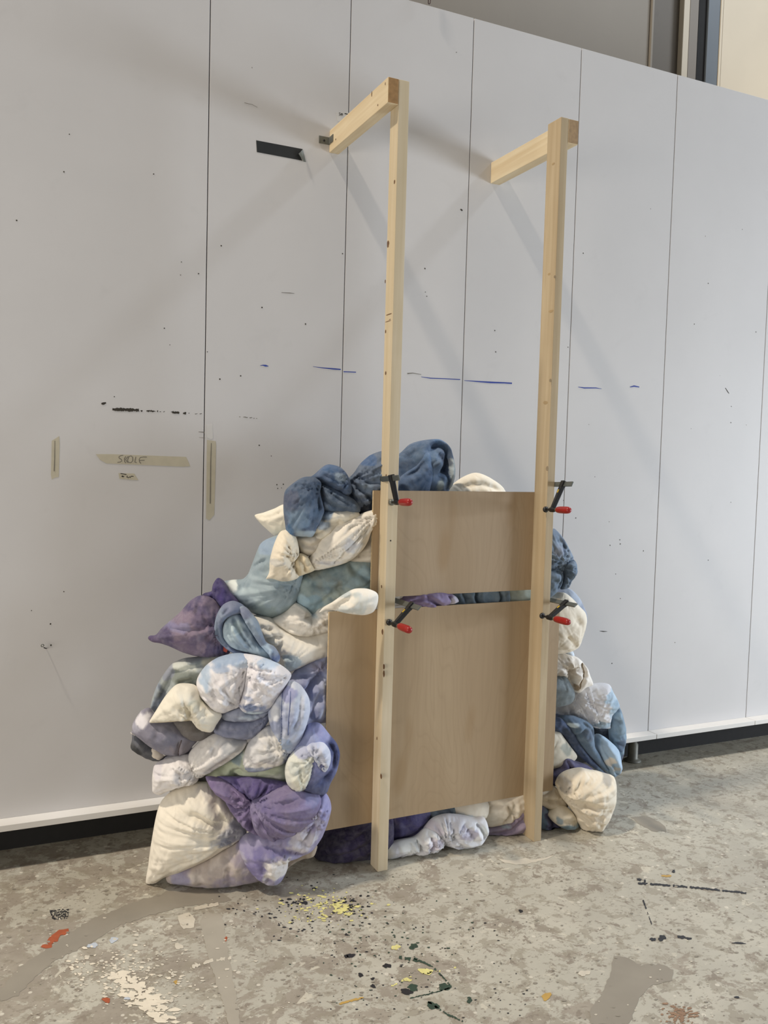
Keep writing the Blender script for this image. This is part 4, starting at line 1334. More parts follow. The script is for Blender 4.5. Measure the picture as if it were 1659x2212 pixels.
lobe(o, 'c1', [(885, 638), (960, 648), (1050, 674), (1140, 713), (1224, 782), (1196, 852), (1137, 937), (1107, 987), (1070, 1040), (1000, 1066), (930, 1066), (870, 1040), (848, 1000), (868, 940), (888, 870), (900, 790), (905, 720), (890, 680)], s=0.018, tf=0.095, tb=.09, base='d6d4d8', mot=[('c6c4cc', 8, .55, .5)],
     blobs=[(1070, 690, (110, 32), 'a9bed4', .85), (950, 985, (90, 36), '7287b4', .9), (930, 930, (60, 20), '8c9cc0', .7), (1000, 1040, (110, 36), '8d9abc', .9), (950, 1050, (80, 18), 'bcd0da', .8), (930, 870, (40, 30), 'b4bccc', .6)],
     folds=[fo([(935, 715), (960, 740), (935, 800), (910, 880)], .016, .009), fo([(1200, 790), (1100, 800), (1020, 780)], .008, .009), fo([(930, 730), (1000, 720)], .012, .008)], pulls=[pu((930, 715), .16, .014, 7), pu((1215, 785), .14, .012, 7), pu((860, 1010), .14, .012, 6)], wr=.0045, wa=-20)
lobe(o, 'c1', [(728, 1060), (800, 1034), (860, 1012), (960, 1056), (1068, 1042), (1030, 1090), (960, 1112), (880, 1124), (800, 1118), (735, 1102)], s=0.0, tf=0.05, tb=.06, base='979fb6', blobs=[(900, 1080, (80, 20), 'b4c4d6', .7)], folds=[fo([(735, 1085), (830, 1080), (900, 1095)], .010, .008)], pulls=[pu((1040, 1060), .12, .010, 6)], wr=.004)
lobe(o, 'c1', [(700, 1132), (732, 1085), (830, 1100), (950, 1095), (1066, 1050), (1064, 1118), (1000, 1197), (940, 1236), (880, 1245), (780, 1226), (666, 1194)], s=-0.02, tf=0.075, tb=.08, base='868ca8', mot=[('787f9e', 8, .55, .6)], folds=[fo([(720, 1150), (850, 1160), (980, 1130)], .010, .010)], pulls=[pu((1050, 1080), .16, .010, 6)], wr=.004)
pillow('pillow', 'small cream pillow with a pointed corner lying under the white and blue fold', 'pillow', 'c1',
       [(207, 1128), (255, 1045), (330, 930), (408, 855), (520, 858), (560, 895), (590, 970), (660, 1028), (727, 1078), (692, 1140), (652, 1198), (560, 1168), (514, 1112), (420, 1112), (330, 1122), (250, 1130)],
       s=0.04, tf=0.085, tb=0.09, base='e0dac8', blobs=[(540, 970, (60, 50), 'b5bba4', .5), (560, 1000, (90, 60), 'cfc8b2', .5)],
       folds=[fo([(515, 1110), (520, 1060), (500, 1010), (440, 1000)], .028, .014, .006), fo([(560, 980), (600, 1040), (640, 1060)], .012, .012), fo([(250, 1118), (380, 1100), (500, 1100)], .010, .006, .002)],
       pulls=[pu((515, 1090), .14, .012, 5), pu((212, 1122), .1, .008, 5)], wr=.005, seams=[dict(p=[(225, 1118), (330, 1110), (430, 1100), (505, 1100)], r=.0016, m=plain('cream_seam', 'c9c0aa', .8))])
pillow('pillow', 'thin grey green pillow folded over at the left behind the small cream pillow', 'pillow', 'c1',
       [(212, 1085), (222, 980), (258, 875), (310, 785), (372, 708), (450, 672), (540, 662), (640, 652), (720, 650), (700, 730), (640, 830), (590, 880), (430, 900), (340, 960), (270, 1040), (232, 1090)],
       s=-0.065, tf=0.06, tb=0.08, base='9aa3a3', mot=[('7f8a94', 9, .5, .7)], blobs=[(480, 710, (110, 40), 'c4c9bf', .9), (620, 690, (60, 40), 'a9a58f', .8), (260, 940, (50, 120), '8e9cae', .9), (480, 790, (130, 60), '7a8378', .8), (300, 960, (40, 110), '4c5566', .8), (340, 760, (50, 60), '8b91a4', .8)],
       folds=[fo([(400, 740), (350, 850), (290, 950), (240, 1060)], .022, .012, .004), fo([(395, 760), (520, 720), (620, 690)], .016, .010, .004), fo([(430, 830), (540, 800)], .02, .014)], wr=.008)
pillow('pillow', 'lavender grey pillow with white piping sticking out furthest left of the heap', 'pillow', 'c2',
       [(74, 108), (88, 90), (90, 40), (150, -50), (208, -68), (250, -20), (360, 0), (430, 40), (560, 140), (518, 205), (490, 240), (430, 264), (330, 258), (250, 210), (208, 182), (165, 152), (112, 120)],
       s=-0.02, tf=0.085, tb=0.1, base='8e8c9e', mot=[('7e7c8e', 8, .5, .6)], blobs=[(170, 0, (60, 50), 'cfcdd2', .95), (130, 60, (60, 50), 'a8a8b8', .8), (440, 180, (110, 60), '8d8690', .8), (350, 120, (80, 70), '74758a', .6)],
       folds=[fo([(440, 130), (430, 200), (420, 255)], .012, .006, .002), fo([(300, 30), (290, 110)], .010, .012)], wr=.005, wa=-30,
       seams=[dict(p=[(76, 107), (112, 117), (150, 140), (180, 166), (210, 183), (260, 206), (300, 238), (340, 253)], r=.0022, m=M_WHITEP, name='piping'), dict(p=[(458, 125), (440, 180), (425, 250)], r=.0016, m=plain('dark_seam', '5a4a48', .8))])
pillow('pillow', 'dark charcoal green pillow tucked under the lavender grey one at far left', 'pillow', 'c2',
       [(78, 215), (86, 150), (90, 110), (150, 110), (260, 170), (350, 250), (320, 300), (260, 304), (240, 302), (150, 262)],
       s=-0.055, tf=0.055, tb=0.07, base='3c3f3e', mot=[('5a5b66', 10, .5, .6)], blobs=[(110, 150, (50, 50), '565a66', .8), (120, 220, (60, 40), '1e2226', .8)], wr=.006)
pillow('pillow', 'small cream pillow corner peeping below the white piping at far left', 'pillow', 'c2',
       [(205, 200), (240, 190), (320, 235), (345, 262), (320, 275), (300, 300), (265, 305), (225, 270)], s=-0.035, tf=0.035, tb=0.05, base='cdc2b2', wr=.003)
pillow('pillow', 'brown grey pillow fold under the small cream pillow', 'pillow', 'c1',
       [(370, 1110), (520, 1090), (600, 1130), (680, 1180), (640, 1235), (560, 1260), (470, 1240), (430, 1200)], s=-0.015, tf=0.06, tb=0.06, base='6f6a68', mot=[('827c7c', 9, .5, .6)], wr=.006,
       seams=[dict(p=[(380, 1128), (410, 1170), (440, 1200), (470, 1216)], r=.002, m=M_WHITEP, name='piping')])
pillow('pillow', 'pale lilac pillow edge just above the long white pillow at left', 'pillow', 'c2',
       [(290, 310), (318, 268), (420, 250), (520, 220), (540, 260), (480, 300), (400, 320)], s=-0.05, tf=0.045, tb=0.05, base='b3b0c0', wr=.004)

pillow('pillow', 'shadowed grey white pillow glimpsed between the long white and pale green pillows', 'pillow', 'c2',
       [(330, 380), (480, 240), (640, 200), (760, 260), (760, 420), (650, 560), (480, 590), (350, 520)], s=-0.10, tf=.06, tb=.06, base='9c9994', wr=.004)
# ---- middle of the left heap
o = pillow('pillow', 'mottled purple pillow with a pointed corner jutting left above the heap', 'pillow', 'c1',
       [(198, 528), (210, 508), (256, 500), (300, 450), (420, 346), (500, 258), (565, 222), (632, 228), (690, 270), (740, 360), (760, 480), (790, 600), (775, 640), (660, 658), (560, 652), (450, 622), (360, 582), (290, 562), (230, 552)],
       s=-0.085, tf=0.105, tb=0.11, base='5c5276', mot=[('7a6a86', 8, .5, .75), ('48416e', 9, .56, .75), ('948296', 16, .62, .6)], blobs=[(400, 420, (120, 40), '8c8ab4', .6), (240, 530, (60, 30), '58486e', .8)],
       folds=[fo([(700, 400), (580, 430), (480, 450)], .012, .014, .006), fo([(700, 520), (600, 470)], .010, .012), fo([(575, 230), (570, 330)], .008, .008, .003)], pulls=[pu((210, 525), .12, .010, 5), pu((700, 430), .16, .012, 6)], wr=.004, wa=-20)
k = onP(*cpx('c1', (750, 608)), np.array(o.location) + nrm_of(YAW0) * .05, nrm_of(YAW0))
bm = bmesh.new()
ex_ = np.array([math.cos(YAW0), -math.sin(YAW0), 0])
beam(bm, k + ex_ * .009 + [0, 0, -.004], k - ex_ * .009 + [0, 0, .004], nrm_of(YAW0), .0015, .016)
t_ = bm_obj('care_tag', bm, M_TAG, o)
t_['label'] = 'red fabric tag'
pillow('pillow', 'dark violet pillow corner pointing up behind the purple pillow', 'pillow', 'c1',
       [(586, 226), (600, 203), (652, 190), (664, 140), (698, 95), (748, 130), (784, 190), (850, 260), (860, 330), (760, 330), (705, 322), (672, 285), (640, 240)],
       s=-0.12, tf=0.06, tb=0.07, base='41376e', mot=[('352c58', 9, .5, .7), ('55498a', 12, .56, .6)], folds=[fo([(660, 200), (690, 260), (720, 310)], .02, .012, .006), fo([(700, 110), (730, 200)], .010, .010)], pulls=[pu((700, 100), .08, .008, 5)], wr=.006)
o = pillow('duvet', 'twisted grey blue duvet between the purple pillow and the cream one', 'duvet', 'c1',
       [(672, 445), (690, 360), (736, 286), (800, 260), (874, 286), (910, 335), (835, 350), (775, 375), (742, 430), (748, 520), (805, 585), (900, 620), (1030, 650), (1060, 676), (1000, 662), (920, 646), (850, 643), (780, 615), (714, 557), (676, 495)],
       s=-0.045, tf=0.065, tb=0.08, base='76869f', mot=[('8c9cb4', 10, .5, .7), ('66749a', 9, .55, .7)], blobs=[(780, 300, (90, 40), '7c86a4', .8), (900, 632, (110, 22), '6f7690', .8)], folds=[fo([(720, 330), (705, 440), (730, 540), (800, 600)], .012, .008), fo([(790, 290), (750, 340)], .010, .008)], wr=.006, wa=-55)
lobe(o, 'c1', [(735, 440), (775, 362), (840, 340), (900, 395), (950, 495), (1000, 575), (1060, 620), (1105, 684), (1040, 668), (960, 640), (880, 618), (800, 588), (742, 522)], s=-0.04, tf=0.06, tb=.06, base='8da3b6', mot=[('a9bfca', 11, .5, .7)], blobs=[(830, 440, (50, 50), 'b9cdd0', .7), (990, 600, (80, 40), 'a9c2d4', .8)],
     folds=[fo([(820, 370), (850, 440), (890, 520), (960, 600)], .022, .008, .006), fo([(790, 400), (800, 480), (850, 560), (930, 620)], .018, .008, .006), fo([(860, 400), (930, 500), (1000, 590)], .014, .008), fo([(770, 440), (770, 520), (830, 580)], .012, .008)], wr=.006, wa=-55)
lobe(o, 'c1', [(845, 296), (900, 305), (948, 358), (988, 410), (1018, 490), (1048, 558), (1104, 588), (1144, 650), (1138, 692), (1095, 690), (1056, 630), (1000, 570), (945, 485), (890, 395)], s=-0.03, tf=0.055, tb=.06, base='7f90aa', mot=[('93a8bc', 10, .5, .7)], blobs=[(1060, 600, (50, 40), 'a5c0d6', .8), (1110, 660, (36, 36), '4f6598', .8), (900, 330, (50, 40), '7a80a0', .7)],
     folds=[fo([(880, 320), (930, 400), (980, 490), (1040, 580)], .012, .008), fo([(1060, 590), (1070, 640)], .012, .007), fo([(1095, 610), (1100, 670)], .010, .006)], wr=.005, wa=-55)
pillow('pillow', 'light blue pillow with a pale left corner leaning on the wall', 'pillow', 'c3',
       [(70, 985), (130, 972), (190, 968), (228, 935), (262, 850), (312, 735), (400, 688), (480, 680), (560, 780), (590, 900), (580, 1040), (545, 1110), (500, 1165), (450, 1195), (382, 1228), (300, 1204), (210, 1162), (130, 1092), (98, 1030)],
       s=-0.155, tf=0.095, tb=0.1, base='8ea2ad', mot=[('a3b6be', 7, .52, .6)], blobs=[(130, 1000, (70, 50), 'd3dbd6', .95), (360, 740, (90, 70), '8ba4c0', .8), (340, 1150, (150, 60), '92a5a4', .7), (240, 1040, (90, 60), 'b3c6cb', .6)],
       folds=[fo([(235, 940), (270, 880), (350, 830)], .012, .006, .002), fo([(190, 975), (195, 1020)], .012, .010), fo([(540, 1000), (470, 985), (420, 980)], .015, .012, .006)], pulls=[pu((540, 1000), .14, .010, 5)], wr=.005)
pillow('pillow', 'blue green patterned pillow at the middle beside the upper plywood edge', 'pillow', 'c3',
       [(520, 1010), (555, 945), (655, 900), (770, 870), (890, 840), (1050, 835), (1060, 1050), (960, 1075), (880, 1100), (780, 1150), (720, 1180), (680, 1220), (620, 1210), (555, 1145), (530, 1080)],
       s=-0.185, yaw=9, tf=0.075, tb=0.1, base='8299a0', mot=[('6d8288', 8, .5, .7), ('9fb2b0', 10, .55, .6), ('98947f', 9, .6, .5)], blobs=[(960, 950, (100, 70), '8fabb6', .8), (640, 1110, (60, 60), '84a5b6', .8), (780, 1060, (90, 50), 'aab6a8', .6), (560, 1110, (40, 60), '98b8c8', .8)],
       folds=[fo([(620, 990), (700, 1000), (820, 1010)], .012, .010, .004), fo([(880, 850), (900, 900), (1000, 960)], .015, .012), fo([(640, 1170), (740, 1050), (850, 990)], .014, .014)], wr=.009, wa=30)
o = pillow('duvet', 'big cream white duvet with blue tint folded beside the lower board top corner', 'duvet', 'c1',
       [(940, 400), (956, 366), (1050, 366), (1095, 390), (1135, 430), (1195, 468), (1300, 498), (1400, 490), (1535, 452), (1535, 620), (1482, 657), (1400, 676), (1300, 726), (1196, 770), (1150, 750), (1136, 662), (1096, 594), (1020, 536), (978, 480)],
       s=-0.135, yaw=10, tf=0.085, tb=0.08, base='dfdace', blobs=[(1220, 665, (80, 50), 'a3bccb', .8), (1180, 735, (50, 30), 'b9c7c8', .7)],
       folds=[fo([(1020, 530), (1090, 500), (1160, 500)], .014, .008, .006), fo([(1095, 592), (1130, 560), (1150, 520)], .012, .008), fo([(990, 440), (1080, 450)], .010, .008), fo([(1140, 640), (1180, 630), (1210, 640)], .012, .008)],
       pulls=[pu((1140, 700), .12, .006, 6), pu((950, 400), .12, .006, 6)], wr=.0025, wa=-20, puck=.003)
lobe(o, 'c1', [(1075, 396), (1170, 344), (1250, 272), (1325, 302), (1372, 342), (1420, 300), (1525, 268), (1535, 470), (1425, 497), (1320, 512), (1220, 496), (1150, 455)], s=-0.145, yaw=10, tf=.08, tb=.07, base='dad4c8', blobs=[(1375, 320, (34, 50), '9fb9c6', .7), (1340, 480, (150, 18), 'b8b0a0', .5)],
     folds=[fo([(1385, 320), (1360, 370), (1300, 352)], .03, .010, .006), fo([(1510, 390), (1430, 430), (1330, 440)], .012, .009), fo([(1160, 400), (1230, 440), (1320, 450)], .012, .010), fo([(1330, 310), (1345, 350)], .014, .007)], pulls=[pu((1365, 360), .12, .008, 6)], wr=.003, wa=-10, puck=.003)
pillow('pillow', 'cream and pale blue pillow end lying over the top of the lower board', 'pillow', 'c3',
       [(690, 1190), (720, 1150), (780, 1115), (850, 1068), (920, 1032), (1000, 1030), (1058, 1050), (1077, 1075), (1073, 1130), (1045, 1182), (980, 1202), (880, 1192), (800, 1174), (740, 1168)],
       s=-0.005, tf=0.06, tb=0.05, base='d8d3c6', blobs=[(900, 1160, (90, 40), 'b6c0c0', .7), (880, 1060, (80, 30), '9db2ba', .6), (950, 1100, (60, 40), 'c9cfca', .6), (760, 1140, (60, 30), 'cfc7b8', .6)],
       folds=[fo([(740, 1150), (830, 1120), (920, 1060)], .016, .010, .004), fo([(790, 1165), (860, 1120), (900, 1090)], .014, .010, .004), fo([(760, 1165), (900, 1170), (1030, 1150)], .008, .006, .002)], wr=.006, wa=35)
o = pillow('pillow', 'folded cream pillow with a deep central crease below the navy duvet', 'pillow', 'c3',
       [(600, 870), (628, 820), (688, 722), (760, 638), (860, 586), (950, 548), (1065, 518), (1072, 620), (1032, 657), (1008, 722), (962, 788), (880, 854), (760, 894), (650, 912), (612, 902)],
       s=-0.14, yaw=12, tf=0.08, tb=0.09, base='ddd6c8', blobs=[(880, 740, (70, 40), 'b1b8c6', .6), (720, 850, (90, 26), 'b5b4ba', .6), (960, 690, (30, 50), 'c5bead', .6)],
       folds=[fo([(1000, 640), (880, 745), (760, 875)], .010, .005, .002), fo([(1040, 560), (940, 600), (860, 650)], .010, .008)], pulls=[pu((630, 860), .2, .012, 7), pu((1035, 570), .14, .012, 7)], wr=.0045, wa=40)
lobe(o, 'c3', [(340, 969), (364, 920), (371, 840), (398, 740), (438, 660), (500, 645), (540, 690), (558, 750), (562, 810), (536, 850), (548, 900), (566, 945), (532, 972), (450, 982), (383, 966)], s=-0.085, yaw=16, tf=.085, tb=.08, base='dacfb8', blobs=[(430, 850, (50, 22), 'a9adae', .6), (465, 955, (50, 24), 'aaa79f', .5)],
     folds=[fo([(470, 800), (520, 870), (545, 930)], .02, .010, .006), fo([(560, 800), (520, 790), (480, 740)], .012, .009), fo([(400, 960), (430, 900)], .008, .007)], pulls=[pu((550, 830), .16, .014, 6), pu((345, 965), .08, .008, 5)], wr=.0045, wa=60)
lobe(o, 'c3', [(520, 862), (560, 800), (612, 815), (645, 870), (662, 910), (605, 934), (552, 948), (530, 902)], s=-0.09, yaw=14, tf=.045, tb=.05, base='cdbd9b', folds=[fo([(560, 820), (590, 870), (600, 920)], .016, .008), fo([(610, 830), (625, 880)], .010, .007)], wr=.004)
lobe(o, 'c3', [(530, 700), (620, 680), (730, 670), (700, 740), (640, 815), (570, 808), (550, 750)], s=-0.13, yaw=14, tf=.05, tb=.05, base='cfc6b6', folds=[fo([(560, 720), (630, 750), (690, 720)], .012, .008)], wr=.004)
pillow('pillow', 'small cream pillow wedged between the folded cream one and the upper board', 'pillow', 'c3',
       [(890, 850), (930, 800), (990, 730), (1030, 640), (1070, 610), (1075, 850), (1000, 860)], s=-0.20, yaw=8, tf=0.05, tb=0.06, base='cfc5b4', folds=[fo([(930, 820), (1030, 790)], .012, .010)], wr=.005)
pillow('duvet', 'cream duvet scrap splashed with blue under the navy duvet', 'duvet', 'c3',
       [(520, 690), (600, 640), (680, 560), (705, 515), (800, 512), (930, 520), (960, 565), (860, 610), (790, 650), (740, 700), (640, 730), (560, 730)], s=-0.15, tf=0.07, tb=0.06, base='d3ccba', mot=[('8ea3b4', 12, .56, .7)],
       blobs=[(740, 540, (60, 40), '7592b0', .9), (700, 610, (60, 30), '8ba2ba', .7)], folds=[fo([(700, 560), (760, 600), (840, 590)], .025, .012, .006), fo([(600, 680), (700, 660), (760, 620)], .025, .012, .006)], wr=.008)
pillow('pillow', 'pale cream pillow with a pointed corner against the wall behind the navy duvet', 'pillow', 'c3',
       [(272, 552), (330, 534), (400, 508), (470, 480), (560, 520), (580, 640), (470, 670), (410, 690), (340, 634), (298, 592)], s=-0.24, tf=0.07, tb=0.08, base='ddd6c2', folds=[fo([(285, 556), (370, 560), (450, 525)], .010, .006, .002)], pulls=[pu((276, 554), .1, .01, 5)], wr=.004)

# ---- navy duvets at the top
pillow('duvet', 'hanging end of a navy duvet with streaky white tip at upper left', 'duvet', 'c3',
       [(490, 704), (468, 600), (458, 500), (468, 398), (520, 345), (585, 305), (655, 302), (705, 340), (700, 400), (715, 470), (725, 530), (695, 605), (650, 690), (600, 692), (540, 690)],
       s=-0.09, tf=0.085, tb=0.09, base='4b617e', mot=[('3f5270', 8, .5, .7), ('5d7896', 11, .55, .6)], blobs=[(600, 680, (70, 40), '9fb4c4', .8), (560, 590, (60, 60), '7f9cb8', .6), (490, 660, (40, 60), '4478a8', .7), (520, 440, (60, 60), '4e4e66', .5)],
       folds=[fo([(690, 350), (680, 430), (700, 520)], .03, .014, .006), fo([(540, 340), (600, 380), (670, 370)], .016, .012, .006), fo([(640, 480), (660, 560), (600, 640)], .014, .014)], pulls=[pu((690, 340), .16, .012, 6)], wr=.007, wa=70)
o = pillow('duvet', 'crumpled navy duvet across the top of the heap left of the post', 'duvet', 'c3',
       [(870, 330), (918, 276), (956, 220), (1020, 163), (1100, 133), (1200, 130), (1200, 420), (1090, 430), (1050, 457), (1005, 507), (930, 537), (890, 500), (880, 420)],
       s=-0.215, tf=0.085, tb=0.1, base='5a6c85', mot=[('4a5c78', 7, .5, .7), ('70859c', 11, .56, .6)], blobs=[(1010, 190, (100, 40), '3f6290', .9), (960, 430, (110, 60), '6d7c92', .7)],
       folds=[fo([(900, 310), (920, 370), (1000, 400)], .025, .010, .008), fo([(880, 400), (950, 440), (1050, 430)], .02, .009, .007), fo([(930, 280), (990, 330), (1080, 330)], .02, .010, .008), fo([(900, 470), (980, 480), (1040, 460)], .012, .009)], pulls=[pu((885, 330), .24, .022, 8)], wr=.007, wa=20)
lobe(o, 'c3', [(570, 332), (650, 293), (713, 238), (755, 220), (824, 236), (866, 273), (895, 330), (905, 402), (865, 425), (800, 390), (730, 356), (670, 338)], s=-0.155, tf=.08, tb=.08, base='4d668a', mot=[('415a7c', 8, .5, .7)], blobs=[(825, 300, (50, 40), '98acc0', .8), (770, 250, (90, 26), '416590', .8)],
     folds=[fo([(680, 318), (750, 350), (850, 395)], .018, .009, .006), fo([(720, 280), (790, 320), (870, 340)], .014, .009), fo([(860, 290), (850, 350)], .010, .008)], pulls=[pu((885, 330), .14, .014, 6)], wr=.006, wa=-25)
lobe(o, 'c3', [(672, 335), (742, 350), (812, 385), (882, 425), (935, 465), (955, 532), (800, 532), (705, 528), (668, 460), (658, 390)], s=-0.15, tf=.075, tb=.07, base='566a82', mot=[('485c76', 8, .5, .7)], blobs=[(700, 420, (26, 60), '2c3a52', .7)],
     folds=[fo([(690, 360), (720, 430), (790, 490), (900, 515)], .022, .010, .007), fo([(760, 380), (800, 440), (900, 480)], .016, .010, .006)], pulls=[pu((680, 345), .16, .014, 6)], wr=.007, wa=-30)
lobe(o, 'c3', [(860, 480), (960, 450), (1060, 420), (1080, 560), (1000, 580), (930, 575), (860, 550)], s=-0.215, tf=.04, tb=.05, base='20293a', wr=.005)  # added near-black fold, paints the shadowed hollow beside the upper board
o = pillow('duvet', 'rolled navy duvet with an open end resting on top of the upper board', 'duvet', 'c3',
       [(1150, 200), (1225, 142), (1285, 88), (1365, 64), (1470, 56), (1522, 84), (1553, 130), (1572, 250), (1562, 350), (1530, 398), (1530, 480), (1150, 480)], Y=-0.31, yaw=15,
       tf=0.11, tb=0.12, base='4d6787', mot=[('3e5676', 8, .52, .7), ('5f7c9c', 9, .57, .6)], blobs=[(1540, 270, (24, 90), 'a9b5b6', .8), (1450, 350, (40, 60), '8d9b98', .7), (1480, 72, (60, 22), '6286b0', .8), (1480, 190, (50, 60), '3a4a64', .8)],
       folds=[fo([(1400, 130), (1460, 95), (1515, 140), (1500, 230), (1450, 290)], .065, .020, .006), fo([(1500, 250), (1510, 330), (1500, 390)], .02, .010, .004), fo([(1450, 150), (1480, 190)], .03, .014), fo([(1250, 180), (1310, 130)], .010, .010)], wr=.006, wa=40)
lobe(o, 'c3', [(1200, 330), (1260, 270), (1330, 220), (1385, 150), (1412, 150), (1432, 220), (1430, 300), (1412, 392), (1380, 480), (1200, 480)], Y=-0.385, yaw=15, tf=.055, tb=.06, base='4f6a8e', mot=[('43597a', 8, .5, .7)], blobs=[(1400, 190, (30, 60), '5d7fa8', .8)], folds=[fo([(1240, 300), (1320, 265), (1380, 200)], .014, .009)], wr=.005, wa=50)
pillow('pillow', 'cream pillow top showing over the upper board beside the navy roll', 'pillow', 'p',
       [(955, 1062), (975, 1048), (1000, 1030), (1028, 1021), (1060, 1033), (1090, 1060), (1100, 1130), (940, 1130)], Y=-0.26, yaw=10, tf=0.08, tb=0.08, base='ddd4c0', folds=[fo([(990, 1052), (1030, 1046), (1070, 1058)], .010, .010)], wr=.004)

# ---- gap between the boards
pillow('duvet', 'twisted lilac duvet squeezed out of the gap between the boards', 'duvet', 'p',
       [(862, 1300), (870, 1288), (905, 1280), (945, 1276), (968, 1280), (984, 1288), (990, 1300), (968, 1306), (950, 1310), (925, 1313), (893, 1310)], Y=-0.492, yaw=4, tf=0.052, tb=0.05, base='84719a', mot=[('6b5a7c', 14, .5, .6)], blobs=[(945, 1292, (22, 14), '8f80aa', .8), (980, 1298, (14, 12), 'b7b4c4', .9)],
       folds=[fo([(880, 1300), (905, 1292), (930, 1300), (945, 1310)], .016, .007, .004), fo([(885, 1306), (910, 1302), (930, 1308)], .012, .006, .004), fo([(915, 1284), (930, 1296), (950, 1308)], .016, .007, .004), fo([(960, 1284), (970, 1296), (966, 1306)], .012, .006, .004)], wr=.006, wa=-30, step=.005)
pillow('pillow', 'white pillow sliver in the board gap beside the left post', 'pillow', 'p', [(835, 1278), (870, 1276), (888, 1284), (885, 1300), (865, 1308), (835, 1308)], Y=-0.45, yaw=4, tf=0.04, tb=0.04, base='d0ccc8', folds=[fo([(850, 1294), (885, 1294)], .010, .006)], wr=.004, step=.006)
pillow('duvet', 'slate blue duvet filling the middle of the gap between the boards', 'duvet', 'p', [(960, 1255), (1000, 1248), (1060, 1248), (1095, 1262), (1098, 1310), (1060, 1335), (1000, 1338), (960, 1325)], Y=-0.43, yaw=3, tf=0.055, tb=0.08, base='5e7180', mot=[('6f8492', 10, .5, .6), ('4c5d6c', 9, .55, .6)],
       folds=[fo([(1022, 1270), (1018, 1290), (1030, 1310)], .02, .009, .004), fo([(1068, 1268), (1072, 1290), (1062, 1310)], .018, .008, .004), fo([(990, 1275), (1000, 1300)], .012, .009)], wr=.006)
pillow('pillow', 'grey green pillow in the board gap beside the right post', 'pillow', 'p', [(1068, 1258), (1110, 1250), (1165, 1252), (1175, 1290), (1165, 1330), (1100, 1335), (1072, 1320)], Y=-0.425, yaw=3, tf=0.05, tb=0.08, base='8d988e', mot=[('a3ada0', 10, .5, .6)], wr=.005)

# ---- along the floor under the lower board
pillow('duvet', 'dark indigo duvet on the floor under the board left of the left post', 'duvet', 'c4',
       [(30, 380), (50, 330), (95, 260), (200, 215), (340, 190), (440, 190), (450, 330), (400, 405), (300, 425), (190, 447), (90, 432), (45, 405)], Y=-0.440, yaw=16, tf=0.065, tb=0.12, base='352e4e', mot=[('2a2440', 9, .5, .7), ('453c66', 10, .55, .6)],
       folds=[fo([(100, 340), (220, 300), (340, 240)], .015, .012, .006), fo([(80, 390), (220, 360), (350, 290)], .015, .012, .006), fo([(120, 300), (230, 260)], .010, .010)], wr=.006, wa=25)
pillow('duvet', 'navy violet duvet bulge under the board right of the left post', 'duvet', 'c4',
       [(410, 180), (500, 160), (600, 150), (640, 180), (622, 220), (610, 262), (562, 312), (490, 333), (410, 345)], Y=-0.435, yaw=12, tf=0.065, tb=0.08, base='3d3966', mot=[('4b467c', 9, .5, .7)], blobs=[(590, 210, (50, 40), '524e86', .7)], folds=[fo([(440, 290), (540, 270), (600, 220)], .012, .010, .005)], wr=.007)
o = pillow('duvet', 'white and lilac twisted duvet lying on the floor under the board', 'duvet', 'c4',
       [(600, 265), (648, 210), (720, 188), (800, 193), (862, 204), (914, 202), (930, 258), (914, 312), (862, 350), (770, 356), (712, 342), (685, 300), (640, 282)],
       Y=-0.52, yaw=10, tf=0.08, tb=0.09, base='cfd0d4', mot=[('b8b8c4', 9, .52, .6)], blobs=[(790, 260, (70, 40), 'aba6c0', .7), (640, 250, (40, 30), 'b9aec0', .6), (900, 260, (30, 40), 'bfc8c4', .6)],
       folds=[fo([(850, 215), (885, 250), (900, 305)], .02, .010, .005), fo([(730, 270), (790, 325)], .016, .010), fo([(720, 210), (740, 260), (720, 320)], .012, .010), fo([(800, 230), (850, 280)], .010, .010)], pulls=[pu((700, 310), .2, .016, 8)], wr=.006, wa=20)
lobe(o, 'c4', [(400, 350), (430, 335), (500, 317), (568, 303), (612, 262), (660, 265), (702, 300), (714, 338), (664, 374), (580, 390), (510, 395), (440, 417), (400, 414)], Y=-0.51, yaw=10, tf=.06, tb=.08, base='cdced0', mot=[('b6b5c0', 9, .52, .6)], blobs=[(640, 320, (60, 30), 'b9aec0', .6), (520, 330, (60, 26), 'd9e0e2', .7)],
     folds=[fo([(560, 308), (582, 350), (540, 388)], .022, .009, .006), fo([(620, 270), (640, 320), (620, 370)], .014, .009)], pulls=[pu((570, 330), .12, .012, 6), pu((700, 310), .14, .014, 7)], wr=.006, wa=15)
pillow('pillow', 'cream duvet lump pressed under the board above the white and lilac duvet', 'duvet', 'c4',
       [(750, 180), (770, 140), (850, 110), (930, 120), (922, 190), (870, 222), (800, 218), (755, 205)], Y=-0.455, yaw=8, tf=0.065, tb=0.08, base='d2cab9', blobs=[(780, 190, (40, 30), 'aebcc2', .7)], folds=[fo([(780, 200), (840, 190), (900, 195)], .010, .010)], wr=.005)
pillow('duvet', 'dark teal duvet scrap behind the cream lump under the board', 'duvet', 'c4', [(590, 200), (620, 160), (700, 140), (790, 140), (790, 200), (720, 215), (650, 225)], Y=-0.42, yaw=8, tf=0.055, tb=0.06, base='566878', mot=[('2e3440', 14, .5, .7), ('8fa2ac', 16, .6, .7)], folds=[fo([(650, 200), (740, 180)], .015, .008)], wr=.008)
